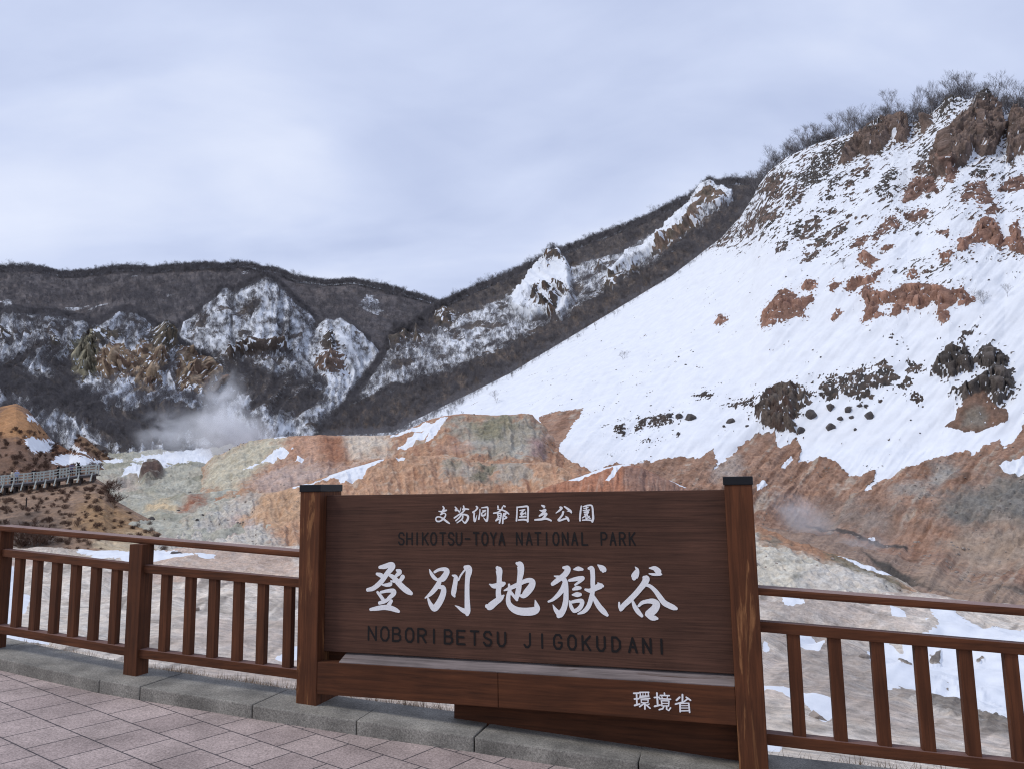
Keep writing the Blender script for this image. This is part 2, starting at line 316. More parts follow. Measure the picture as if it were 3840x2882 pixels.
def spurs():
    cliff, cliff2 = srgb(160, 134, 104), srgb(146, 140, 112)
    # round-topped wooded spur with snow between the trees
    s = spur('s', 'B2', 360, 850, [(360, 735), (390, 706), (430, 676), (470, 640), (478, 626), (490, 622), (505, 632), (535, 620), (560, 606), (575, 600), (590, 606), (612, 624), (640, 652), (668, 676), (690, 706), (715, 752), (740, 790), (780, 840), (850, 890)],
             [(360, 985), (600, 985), (850, 985)], 470, 330)
    dk = srgb(82, 74, 72)
    for p in (z1([(1370, 830), (1440, 780), (1560, 790), (1700, 830), (1850, 900), (2000, 960), (2080, 1100), (1900, 1160), (1700, 1130), (1500, 1000), (1400, 900)]),
              z1([(1480, 520), (1560, 430), (1640, 380), (1700, 420), (1640, 480), (1560, 520)])):
        m = s.mask(p, 10, 12, 20); s.snow -= .20 * m; s.cover = np.maximum(s.cover, m)
    rocks(s, [z1([(1460, 745), (1560, 700), (1700, 690), (1800, 680), (1850, 740), (1750, 765), (1600, 785), (1480, 795)])], srgb(92, 78, 72), 4)
    ledge_snow(s); s.finish('spur_hill', terrain_mat('snowy_litter_cone', .26))
    s = spur('s', 'B3', 640, 870, [(640, 790), (672, 730), (690, 700), (706, 690), (722, 694), (736, 688), (752, 700), (775, 722), (805, 745), (830, 785), (870, 840)], [(640, 985), (870, 985)], 455, 340)
    rocks(s, [z1([(2030, 860), (2080, 770), (2130, 730), (2170, 780), (2190, 850), (2110, 890)])], srgb(126, 100, 88), 4)
    rocks(s, [z1([(2080, 720), (2090, 620), (2130, 630), (2150, 720), (2120, 760)])], srgb(80, 72, 68), 3)
    ledge_snow(s); s.finish('spur_hill', terrain_mat('snowy_litter_knoll', .26))
    # the near spur with tawny cliffs
    s = spur('s', 'B1', -260, 520, [(-260, 690), (0, 683), (30, 678), (90, 680), (130, 684), (170, 692), (200, 705), (215, 704), (240, 686), (262, 676), (285, 677), (310, 688), (340, 715), (380, 745), (410, 765), (440, 800), (470, 850), (520, 930)],
             [(-260, 1000), (520, 1015)], 400, 255, rows=190, step=1.3)
    for p in (z1([(-100, 880), (100, 830), (180, 900), (300, 960), (400, 900), (480, 950), (520, 1050), (700, 1130), (820, 1165), (960, 1080), (1080, 1075), (1200, 1140), (1330, 1150), (1290, 1230), (1100, 1330), (880, 1400), (780, 1400), (560, 1250), (330, 1150), (150, 1060), (-100, 1000)]),
              z1([(340, 840), (430, 800), (500, 900), (490, 1000), (400, 980)]), z1([(530, 620), (600, 590), (640, 640), (560, 670)]), z1([(640, 700), (700, 620), (790, 620), (760, 690), (700, 720)])):
        m = s.mask(p, 10, 12, 20); s.snow -= .30 * m; s.cover = np.maximum(s.cover, m); s.paint(m, srgb(112, 104, 102))
    s.thin = s.mask(z1([(470, 900), (690, 880), (1000, 880), (1380, 980), (1300, 1080), (960, 1070), (820, 1150), (640, 1070), (500, 1010)]), 8, 8); s.snow += .35 * s.thin + 0 * s.mask(z1([(500, 930), (690, 900), (880, 960), (1000, 900), (1120, 960), (1250, 1010), (1100, 1070), (960, 1070), (820, 1150), (640, 1060), (520, 1000)]), 6, 6)
    rocks(s, [z1([(500, 920), (485, 800), (500, 700), (560, 670), (640, 680), (660, 790), (650, 860), (590, 900)])], cliff2, 6.5, crag=6, base=.15, ledge=.25, warp=7, grow=10, block=17, col2=srgb(108, 100, 80))
    rocks(s, [z1([(640, 690), (690, 630), (780, 640), (770, 690), (700, 720)])], srgb(96, 90, 78), 4)
    rocks(s, [z1([(690, 880), (720, 790), (780, 740), (820, 790), (830, 880), (760, 925)]), z1([(830, 840), (860, 770), (910, 740), (920, 830), (870, 870)]), z1([(930, 830), (945, 760), (1020, 760), (1030, 830), (980, 860)]),
              z1([(880, 990), (900, 900), (940, 870), (990, 940), (960, 990)]), z1([(1120, 950), (1150, 860), (1140, 760), (1180, 710), (1220, 760), (1230, 850), (1210, 930), (1180, 975)]),
              z1([(1220, 960), (1240, 760), (1260, 720), (1310, 740), (1350, 830), (1385, 920), (1360, 1000), (1250, 1005)])], cliff, 6.5, crag=6, base=.15, ledge=.30, warp=7, grow=11, block=17, col2=srgb(112, 84, 66))
    rocks(s, [z1([(950, 740), (960, 600), (1050, 585), (1100, 620), (1090, 720), (1020, 735)])], srgb(118, 104, 84), 6, base=.15, warp=7, grow=5, col2=srgb(84, 78, 68))
    rocks(s, [z1([(30, 640), (90, 650), (110, 700), (60, 720)]), z1([(340, 680), (400, 700), (420, 760), (340, 770)]), z1([(-40, 600), (30, 600), (60, 630), (-40, 640)])], srgb(86, 80, 74), 3)
    s.snow -= .5 * s.rock * 0
    ledge_snow(s, .62, .85); s.finish('spur_hill', terrain_mat('snowy_litter_spur', .22))
def wooded_ridge():
    top = [(670, 985, 330), (700, 950, 340), (760, 868, 370), (830, 772, 410), (860, 732, 430), (950, 668, 470), (1000, 645, 480), (1100, 602, 490), (1200, 556, 500), (1300, 519, 505), (1400, 478, 505), (1450, 452, 500), (1500, 430, 495), (1525, 408, 490), (1560, 402, 490), (1600, 400, 490), (1640, 408, 480), (1700, 400, 470), (1800, 380, 460)]
    bot = [(670, 1010, 300), (850, 985, 290), (1000, 930, 290), (1200, 830, 300), (1400, 720, 310), (1560, 600, 315), (1700, 560, 320), (1800, 560, 320)]
    mid = [(670, 998, 315), (850, 860, 350), (950, 790, 385), (1200, 700, 400), (1400, 590, 405), (1560, 490, 405), (1800, 470, 390)]
    s = Sheet(670, 1800, 1.5, [bot, mid, top], [85, 85], back=[(50, -6, 3), (90, -90, 3)])
    fade = np.clip((s.top_row - np.arange(s.P.shape[0]))[:, None] / 12, 0.15, 1)
    s.disp = (6 * fbm(s.P / 45, 4) + 1.2 * fbm(s.P / 10, 3)) * fade
    s.tint[:] = LITTER; s.snow[:] = 0.56; s.snow -= .3 * smooth(.0, .5, fbm(s.P / 16 + 4, 4))
    rib = fbm(np.stack([s.X / 40 + 2 * fbm(s.P / 60, 2), s.Y / 160, s.X * 0 + 3.0], -1), 3, .5, True); s.disp += 3.5 * rib * fade
    s.bare = np.zeros(s.X.shape); s.cover = np.zeros(s.X.shape)
    gully = [(660, 930), (760, 890), (860, 850), (1000, 800), (1150, 745), (1300, 650), (1400, 590), (1500, 510), (1570, 460), (1620, 400), (1700, 420), (1700, 600), (1560, 620), (1450, 660), (1300, 750), (1200, 810), (1000, 920), (850, 975), (700, 990)]
    m = s.mask(gully, 9, 12, 20); s.snow -= .42 * m; s.cover = np.maximum(s.cover, m); s.paint(m, srgb(116, 103, 96))
    m = s.mask([(840, 765), (950, 640), (1100, 606), (1300, 523), (1500, 434), (1530, 412), (1640, 412), (1620, 440), (1500, 470), (1300, 560), (1100, 640), (960, 700), (880, 740)], 5, 6); s.snow -= .36 * m; s.cover = np.maximum(s.cover, .6 * m); s.snow = np.where(s.front, s.snow, .15)
    # open snow patches with rock
    m = s.mask(z2([(1215, 945), (1300, 850), (1430, 700), (1470, 650), (1500, 630), (1550, 660), (1600, 720), (1610, 830), (1640, 940), (1560, 1050), (1470, 1060), (1440, 1040), (1350, 1050), (1250, 1010)]), 3, 4); s.snow = s.snow * (1 - m) + .95 * m; s.bare = np.maximum(s.bare, m)
    s.disp += 6 * m
    rocks(s, [z2([(1440, 715), (1470, 670), (1540, 670), (1595, 735), (1520, 712)]), z2([(1350, 970), (1380, 880), (1415, 870), (1400, 960)]), z2([(1420, 905), (1440, 870), (1500, 870), (1470, 920)]), z2([(1380, 1010), (1410, 950), (1480, 970), (1450, 1015)]),
              z2([(1500, 850), (1560, 840), (1640, 945), (1570, 915)]), z2([(1490, 940), (1520, 890), (1550, 930), (1535, 1060), (1470, 1055)]), z2([(1450, 770), (1470, 710), (1490, 760)])], srgb(84, 74, 68), 4, col2=srgb(112, 86, 70))
    m = s.mask(z3([(-40, 1080), (110, 930), (200, 830), (270, 750), (330, 790), (400, 820), (410, 880), (330, 920), (250, 950), (200, 1000), (120, 1050), (0, 1140), (-140, 1200), (-330, 1340), (-360, 1330), (-200, 1170)]), 3, 4); s.snow = s.snow * (1 - m) + .95 * m; s.bare = np.maximum(s.bare, m); s.disp += 5 * m
    rocks(s, [z3([(30, 1100), (100, 1050), (180, 970), (230, 880), (280, 790), (330, 850), (380, 890), (250, 940), (200, 1010), (100, 1090), (30, 1150)]), z3([(-90, 1200), (-20, 1110), (30, 1080), (20, 1150)])], srgb(132, 106, 90), 4.5, col2=srgb(108, 96, 84))
    rocks(s, [z2([(1760, 720), (1800, 665), (1830, 720)]), z2([(1830, 830), (1860, 770), (1960, 770), (1900, 860), (1800, 890)]), z2([(1980, 760), (2020, 700), (2090, 720), (2010, 780)]), z2([(430, 1200), (480, 1150), (540, 1180), (500, 1240)]), z2([(600, 1180), (610, 1070), (640, 1080), (645, 1200)]), z2([(730, 990), (800, 950), (830, 980), (910, 990), (860, 1010), (820, 1080), (740, 1090)]), z2([(460, 1150), (520, 1090), (600, 1130), (560, 1190)])], srgb(92, 82, 74), 3.5, col2=srgb(124, 104, 90))
    ledge_snow(s); s.finish('wooded_ridge', terrain_mat('snowy_litter_ridge', .27)); SH['C'] = s
def snow_slope():
    top = [(690, 948, 235), (850, 938, 250), (880, 918, 255), (1000, 857, 275), (1100, 807, 285), (1200, 747, 290), (1300, 687, 295), (1450, 597, 290), (1560, 512, 285), (1600, 468, 280), (1625, 430, 275), (1640, 400, 270), (1660, 372, 265), (1700, 340, 260), (1760, 312, 255), (1800, 300, 250), (1850, 284, 245), (1880, 272, 243), (1930, 262, 238), (1960, 268, 235), (1990, 262, 232), (2020, 238, 230), (2050, 212, 225), (2080, 214, 222), (2110, 216, 220), (2150, 235, 215), (2170, 248, 213), (2200, 244, 210), (2260, 236, 206), (2480, 205, 195)]
    low = [(690, 975, 200), (1000, 960, 182), (1200, 1000, 152), (1500, 1000, 140), (1700, 960, 140), (2000, 970, 125), (2212, 930, 120), (2480, 900, 112)]
    foot = [(690, 1020, 175), (1000, 1060, 150), (1200, 1080, 125), (1500, 1110, 112), (1640, 1130, 112), (1740, 1132, 115), (1850, 1160, 106), (2000, 1195, 95), (2212, 1240, 85), (2480, 1285, 78)]
    floor = [(690, 1100, 150), (1200, 1150, 100), (1500, 1200, 75), (1640, 1335, 57), (2000, 1350, 56), (2212, 1365, 55), (2480, 1400, 53)]
    s = Sheet(690, 2480, 1.35, [floor, foot, low, top], [70, 110, 330], back=[(30, 4, 4), (60, -6, 3), (60, -90, 2)], smooth_it=3)
    rowi = np.arange(s.P.shape[0])[:, None]; fade = np.clip((s.top_row - rowi) / 10, .1, 1) * np.ones(s.X.shape)
    s.disp = (1.6 * fbm(s.P / 30, 3) + .45 * fbm(s.P / 8, 3)) * fade
    s.disp += (1.1 * s.streak(46, 70, 5, 4.0) + .55 * s.streak(44, 26, 6, 2.0) + .22 * s.streak(42, 10, 7, 12.0)) * fade
    soilz = s.band([(690, 1000), (1158, 960), (1500, 1000), (1760, 950), (2212, 960), (2480, 900)], 25, 10) * (1 - s.band([(690, 1000), (1500, 1080), (1640, 1112), (1740, 1112), (1850, 1135), (2000, 1165), (2212, 1190), (2480, 1220)], 24, 6)); s.soilrel = soilz * (.55 * (1 - 2 * np.abs(s.streak(36, 22, 4, 21.0, 3) + .35 * fbm(s.q / 16 + 2, 3))) + .36 * fbm(s.q / 9, 4) + .12 * fbm(s.q / 3.2, 3))
    # soil below the snow line
    line = [(690, 1200), (1150, 1080), (1160, 895 + 200)]
    s.tint[:] = srgb(162, 122, 100); st = s.streak(35, 14, 7, 1.0) + .5 * fbm(s.q / 25, 3); s.paint(smooth(-.15, .35, st), srgb(132, 92, 70), .85); s.paint(smooth(.1, .45, s.streak(35, 20, 6, 7.0) + .5 * fbm(s.q / 18 + 3, 3)), srgb(176, 160, 146), .8); s.paint(smooth(.15, .5, fbm(s.q / 22 + 70, 3)), srgb(110, 84, 70), .7)
    s.paint(s.soil(z4([(1600, 1230), (1650, 1100), (1740, 1050), (1820, 1070), (1780, 1150), (1700, 1230)]), 8, 8), srgb(150, 145, 142)); s.paint(s.soil(z4([(1380, 1290), (1430, 1220), (1560, 1210), (1600, 1260), (1450, 1290)]), 8, 8), srgb(150, 142, 138))
    s.paint(s.soil(z4([(300, 1160), (280, 1110), (400, 1000), (450, 1010), (480, 1100), (400, 1160)]), 6, 6), srgb(168, 148, 138))
    s.paint(s.soil(z4([(700, 1600), (760, 1400), (1100, 1300), (1300, 1340), (1450, 1380), (1420, 1480), (1240, 1500), (900, 1440)]), 14, 8), srgb(140, 122, 114))
    s.paint(s.soil(z4([(1640, 1400), (1800, 1260), (2000, 1160), (2300, 1060), (2400, 1500), (2212, 1500), (1900, 1480), (1700, 1440)]), 14, 12), srgb(122, 118, 114))
    s.paint(s.soil(z4([(1700, 1600), (1850, 1520), (2100, 1440), (2400, 1480), (2400, 1680), (1900, 1700)]), 12, 10), srgb(160, 138, 122))
    flo = s.band([(1600, 1150), (1740, 1142), (1900, 1195), (2000, 1225), (2212, 1262), (2480, 1300)], 3, 3); s.paint(flo, srgb(152, 124, 108))
    s.paint(s.mask([(1740, 1128), (1880, 1168), (1960, 1186), (1960, 1192), (1880, 1178), (1740, 1136)], 2.5, 2), srgb(84, 76, 74), 1.0)
    s.paint(s.mask([(1860, 1200), (1960, 1235), (2080, 1258), (2260, 1270), (2260, 1280), (2060, 1270), (1940, 1252)], 3, 2), srgb(84, 77, 72), 1.0)
    s.paint(s.mask([(1940, 1255), (2050, 1290), (2212, 1320), (2300, 1330), (2300, 1350), (1980, 1330)], 4, 4), srgb(110, 106, 98), .9)
    s.paint(s.soil([(2000, 1215), (2212, 1275), (2300, 1290), (2300, 1320), (2100, 1290), (1980, 1250)], 8, 6), srgb(168, 140, 120), .8)
    # snow cover with its ragged lower edge
    snowline = [(690, 1400), (1158, 1400)] 
    edge = z4([(-700, 1060), (-520, 700), (-790, 760), (-770, 860), (-730, 960), (-690, 1060), (-700, 1160), (-560, 1180), (-300, 1060), (-240, 1080), (-120, 1055), (0, 1040), (90, 1010), (200, 1030), (290, 985), (312, 1050), (285, 1112), (400, 1000), (450, 950), (560, 860), (670, 850), (690, 940), (705, 955), (800, 885), (835, 950), (820, 1022), (940, 1022), (1040, 1030), (1080, 1080), (1150, 1110), (1290, 1080), (1290, 1130), (1222, 1215), (1240, 1240), (1330, 1150), (1480, 1080), (1600, 1040), (1850, 970), (1900, 1000), (2000, 930), (2060, 885), (2085, 970), (2150, 900), (2190, 840), (2230, 750), (2500, 600), (3100, 500), (3100, -2000), (-2400, -2000), (-2400, 1060)])
    sm = s.mask(edge, 2.0, 4.5, 12); sm = np.where(s.front, sm, 1)
    s.snow = sm * .95; s.disp += s.soilrel * (1 - .85 * sm)
    for p in (z4([(2060, 1100), (2150, 1050), (2240, 1020), (2300, 1130), (2100, 1130)]), z4([(555, 1200), (600, 1155), (625, 1180), (570, 1230)]), z4([(710, 1075), (770, 1000), (785, 1020), (730, 1080)]), [(1875, 1168), (1890, 1166), (1892, 1171), (1876, 1173)]): s.snow = np.maximum(s.snow, .95 * s.mask(p, 1.5, 2.5))
    st2 = s.streak(52, 14, 7, 3.0)
    s.snow -= .30 * smooth(.25, .6, st2) * s.band([(690, 1200), (1400, 900), (2212, 850), (2480, 850)], 60, 20) * sm
    # bare brown grit showing through on the upper slope
    up = 1 - s.band([(690, 760), (1100, 640), (1500, 560), (1700, 560), (2000, 640), (2480, 560)], 50, 20)
    clus = smooth(-.12, .35, fbm(s.q / 70 + 8, 3))
    dash = fbm(np.stack([(s.X * .57 + s.Y * .82) / 4.0, (-s.X * .82 + s.Y * .57) / 17.0, s.X * 0 + 5.0], -1), 3)
    g1 = smooth(.02, .19, dash + .25 * fbm(s.q / 5 + 70, 2)) * np.clip(clus + .25, 0, 1) * up
    grit2 = perlin(s.q / 4.2 + 40); g2 = smooth(.36, .46, grit2) * smooth(.08, .42, fbm(s.q / 50 + 28, 3)) * (s.Y < 1010)
    near_top = smooth(150, 20, s.Y - np.interp(s.X, [690, 1560, 1640, 1760, 1930, 2110, 2480], [948, 512, 400, 312, 262, 216, 205])) * smooth(1500, 1640, s.X)
    g1 = np.maximum(g1, smooth(.0, .16, .55 * dash + .8 * fbm(s.q / 11 + 14, 4)) * near_top)
    g3 = smooth(.22, .40, dash) * smooth(.1, .45, fbm(s.q / 45 + 90, 2)) * (1 - up) * s.band([(690, 2000), (1300, 840), (1600, 800), (2212, 780), (2480, 780)], 30, 20)
    m = np.clip(np.maximum(np.maximum(g1 * .85, g2), g3 * .7), 0, 1); s.snow -= .9 * m
    m = m[..., None]; gc = np.where((fbm(s.q / 60 + 33, 2) > 0)[..., None], srgb(98, 80, 72), srgb(86, 78, 74)); soilrow = (sm > .5)[..., None]; s.snow -= .20 * smooth(.1, .5, s.streak(46, 44, 6, 31.0)) * sm * (1 - .0 * up)
    s.tint = np.where(soilrow, gc, s.tint); s.disp += .22 * m[..., 0]
    cl, dk, rd, ru = srgb(128, 102, 92), srgb(78, 72, 70), srgb(140, 98, 82), srgb(164, 110, 84)
    rocks(s, [z3([(1650, 580), (1700, 470), (1750, 400), (1800, 340), (1880, 300), (1900, 200), (1960, 190), (2010, 240), (2060, 280), (2070, 360), (2100, 400), (2050, 470), (2030, 540), (1960, 560), (1900, 520), (1860, 600), (1800, 630), (1720, 670), (1660, 680)]),
              z3([(2110, 330), (2140, 260), (2180, 270), (2260, 330), (2300, 540), (2150, 570), (2110, 620), (2100, 480)]),
              z3([(1350, 340), (1420, 310), (1480, 340), (1510, 390), (1490, 470), (1430, 470), (1390, 450), (1340, 520), (1260, 560), (1200, 540), (1120, 610), (1060, 610), (1110, 520), (1180, 440), (1260, 390)]),
              z3([(1580, 310), (1650, 310), (1650, 360), (1580, 420)]), z3([(2300, 330), (2500, 260), (2600, 520), (2350, 600)])], cl, 2.8, crag=9, ledge=.12, col2=srgb(104, 84, 76))
    rocks(s, [z3([(1680, 270), (1740, 170), (1800, 160), (1850, 210), (1800, 250), (1740, 290), (1690, 330)]), z3([(1880, 300), (1900, 200), (1960, 190), (1990, 240), (1930, 290)]), z3([(1000, 690), (1010, 630), (1060, 560), (1100, 500), (1000, 490), (960, 540), (900, 590), (860, 650), (800, 680), (870, 760), (960, 700)]), z3([(1000, 490), (1100, 470), (1180, 400), (1330, 380), (1300, 420), (1200, 450), (1120, 500)]),
              z3([(1300, 780), (1330, 700), (1400, 630), (1420, 660), (1400, 740), (1440, 760), (1340, 810)]), z3([(750, 1030), (760, 990), (830, 970), (820, 1040)]), z3([(1560, 560), (1590, 500), (1650, 500), (1600, 560)]), z3([(1880, 660), (1890, 620), (1990, 620), (1960, 680)]), z3([(960, 830), (1010, 780), (1030, 800), (970, 840)]), z3([(1010, 790), (1030, 680), (1060, 690), (1040, 780)])], dk, 1.9, crag=6, soft=2.5, warp=6, wl=11, ledge=.46, frag=1, block=12, grow=4)
    rocks(s, [z3([(750, 870), (770, 800), (810, 750), (840, 790), (800, 850)]), z3([(600, 760), (620, 690), (660, 680), (720, 680), (720, 740), (700, 800), (650, 810), (590, 790)]), z3([(480, 990), (560, 880), (620, 830), (640, 900), (710, 880), (700, 930), (610, 1000), (560, 980), (460, 1070)]), z3([(330, 1080), (420, 1000), (440, 1010), (400, 1080), (320, 1115)]),
              z3([(1530, 640), (1560, 600), (1640, 600), (1660, 690), (1560, 680)]), z3([(830, 1050), (850, 1000), (890, 940), (960, 910), (1040, 880), (1030, 910), (960, 940), (930, 990), (880, 1050)]), z3([(880, 1100), (920, 1060), (1000, 1030), (1080, 980), (1110, 930), (1140, 930), (1110, 990), (1040, 1050), (960, 1110), (900, 1120)]), z3([(690, 1150), (700, 1100), (740, 1085), (720, 1120)]), z3([(840, 1200), (870, 1150), (930, 1140), (880, 1180)]), z3([(1190, 690), (1220, 650), (1250, 620), (1240, 670)]), z3([(1110, 800), (1130, 720), (1150, 730), (1140, 800)]), z3([(1150, 660), (1160, 640), (1190, 640), (1170, 665)])], srgb(112, 88, 78), 1.7, crag=6, col2=dk, ledge=.32, frag=1, warp=5, block=15, grow=5)
    rocks(s, [z3([(1470, 830), (1490, 760), (1540, 700), (1640, 690), (1670, 770), (1600, 760), (1530, 810)]), z3([(1730, 700), (1750, 620), (1790, 640), (1770, 700)]), z3([(1830, 830), (1840, 770), (1900, 720), (1960, 720), (2000, 790), (2010, 830), (1950, 850), (1880, 800), (1850, 840)]), z3([(2060, 760), (2130, 710), (2200, 670), (2260, 740), (2130, 760)]), z3([(1280, 1060), (1310, 1000), (1360, 940), (1410, 930), (1430, 980), (1380, 990), (1330, 1030), (1290, 1070)]), z3([(1480, 920), (1560, 900), (1610, 890), (1600, 920), (1520, 945)]), z3([(1140, 1110), (1200, 1060), (1240, 1050), (1220, 1090)]), z3([(1680, 1020), (1740, 1020), (1730, 1045)]), z3([(2000, 880), (2030, 860), (2050, 890), (1990, 905)])], rd, 1.7, crag=6, col2=srgb(104, 72, 62), ledge=.24, frag=1, warp=5, block=16, grow=4)
    rocks(s, [z3([(1805, 1130), (1810, 1060), (1880, 1040), (1930, 960), (1980, 930), (2050, 960), (2080, 1040), (2140, 1060), (2120, 990), (2170, 950), (2200, 1060), (2230, 1100), (2220, 1160), (2140, 1130), (2110, 1080), (2050, 1100), (2000, 1060), (1900, 1070), (1860, 1090), (1850, 1140)]), z3([(1690, 1160), (1740, 1170), (1770, 1150), (1730, 1210), (1700, 1190)]), z3([(1190, 1200), (1220, 1150), (1260, 1180), (1300, 1200), (1260, 1250), (1200, 1215)]), z3([(1120, 1390), (1130, 1330), (1200, 1310), (1230, 1330), (1290, 1290), (1340, 1270), (1300, 1320), (1290, 1350), (1200, 1360)]),
              z3([(1200, 1410), (1240, 1360), (1300, 1400), (1340, 1420), (1400, 1420), (1450, 1380), (1600, 1360), (1700, 1370), (1760, 1400), (1830, 1390), (1910, 1450), (1860, 1480), (1780, 1470), (1700, 1530), (1680, 1540), (1690, 1480), (1650, 1460), (1610, 1500), (1560, 1520), (1450, 1480), (1310, 1480), (1310, 1530), (1340, 1550), (1220, 1590), (1240, 1500), (1220, 1440)]),
              z3([(1390, 1550), (1420, 1490), (1500, 1520), (1440, 1550)]), z3([(1690, 1580), (1690, 1550), (1740, 1520), (1750, 1560), (1720, 1590)]), z3([(585, 1615), (590, 1540), (640, 1470), (700, 1400), (750, 1390), (800, 1410), (780, 1450), (900, 1420), (900, 1450), (840, 1490), (850, 1530), (780, 1540), (720, 1570)]), z3([(840, 1370), (870, 1330), (920, 1330), (930, 1360), (870, 1390)]), z3([(300, 1580), (330, 1540), (370, 1560), (330, 1590)]), z3([(1490, 1320), (1520, 1270), (1545, 1290), (1520, 1325)]), z3([(1010, 1380), (1040, 1340), (1080, 1360), (1030, 1400)]), z3([(1020, 1560), (1050, 1500), (1080, 1520), (1040, 1560)]), z3([(1330, 1140), (1360, 1115), (1400, 1115), (1360, 1145)])], ru, 1.6, crag=7, col2=srgb(142, 92, 72), ledge=.16, warp=5, block=22, grow=2)
    band = [z4([(540, 760), (570, 690), (640, 590), (720, 570), (800, 570), (820, 640), (790, 790), (800, 860), (740, 850), (680, 850), (600, 820)])]
    rocks(s, band, srgb(104, 90, 82), 1.8, crag=7, ledge=.2, warp=5, col2=srgb(92, 66, 56))
    rocks(s, [z4([(800, 570), (880, 580), (900, 640), (860, 720), (800, 780)]), z4([(920, 600), (950, 530), (1050, 500), (1060, 640), (1000, 660)]), z4([(1060, 640), (1070, 520), (1140, 480), (1220, 460), (1260, 560), (1270, 640), (1180, 640), (1130, 660)]), z4([(1240, 520), (1330, 430), (1410, 440), (1440, 510), (1390, 570), (1290, 600)]), z4([(1440, 560), (1470, 500), (1520, 550), (1480, 590)]), z4([(1470, 460), (1500, 415), (1570, 440), (1550, 480), (1500, 490)])], srgb(100, 84, 76), 1.7, crag=4, soft=2.2, warp=7, wl=12, ledge=.40, frag=1, block=16, grow=3, col2=srgb(70, 66, 66))
    rocks(s, [z4([(1650, 480), (1680, 400), (1760, 340), (1850, 330), (1900, 400), (1900, 470), (1830, 480), (1770, 520), (1700, 500)]), z4([(1900, 400), (1950, 320), (2000, 300), (2040, 330), (2110, 380), (2110, 440), (2150, 540), (2140, 610), (2090, 650), (2040, 690), (2010, 620), (1960, 600), (1830, 670), (1810, 590), (1900, 540), (1980, 470)]), z4([(1740, 620), (1790, 590), (1800, 620)])], srgb(84, 76, 74), 1.8, crag=5, soft=2.2, warp=7, wl=12, ledge=.30, frag=1, block=17, grow=2)
    rocks(s, [z4([(1715, 805), (1780, 770), (1800, 690), (1850, 660), (1960, 600), (2010, 650), (2030, 690), (2090, 690), (2125, 740), (2110, 790), (2000, 820), (1920, 850), (1830, 840)])], srgb(130, 92, 70), .6, crag=9, base=.2, ledge=.0, frag=.2)
    s.paint(s.mask(z4([(1820, 830), (1850, 720), (1950, 690), (1990, 760), (1960, 820)]), 9, 5), srgb(136, 124, 112))
    rocks(s, [z5([(1545, 180), (1550, 130), (1600, 120), (1605, 190)]), z5([(1640, 150), (1670, 90), (1710, 80), (1760, 70), (1840, 65), (1840, 120), (1780, 140), (1720, 130), (1660, 160)]), z5([(1860, 115), (1870, 70), (1890, 110)]), z5([(1680, 230), (1720, 200), (1760, 220), (1720, 235)]), z5([(1860, 190), (1880, 170), (1885, 190)]), z5([(1490, 135), (1500, 110), (1515, 130)]), z4([(170, 630), (220, 600), (300, 630), (280, 655), (200, 655)]), z4([(360, 690), (400, 650), (480, 640), (560, 630), (540, 700), (450, 700)]), z4([(1790, 270), (1830, 220), (1880, 205), (1920, 220), (1860, 260), (1840, 310), (1800, 310)]), z4([(1350, 270), (1400, 255), (1440, 270), (1420, 295)]), z4([(1665, 290), (1690, 275), (1700, 300)]), z4([(1280, 680), (1320, 640), (1330, 660)]), z4([(1490, 640), (1540, 590), (1590, 640), (1560, 680)]), z4([(560, 700), (590, 640), (640, 600), (640, 720), (600, 770), (550, 760)])], srgb(78, 66, 62), 1.2, crag=4, soft=2, warp=5, wl=9, ledge=.4, frag=1, block=8)
    s.finish('snow_slope', terrain_mat('snow_and_soil', .11), sat=.66); SH['D'] = s

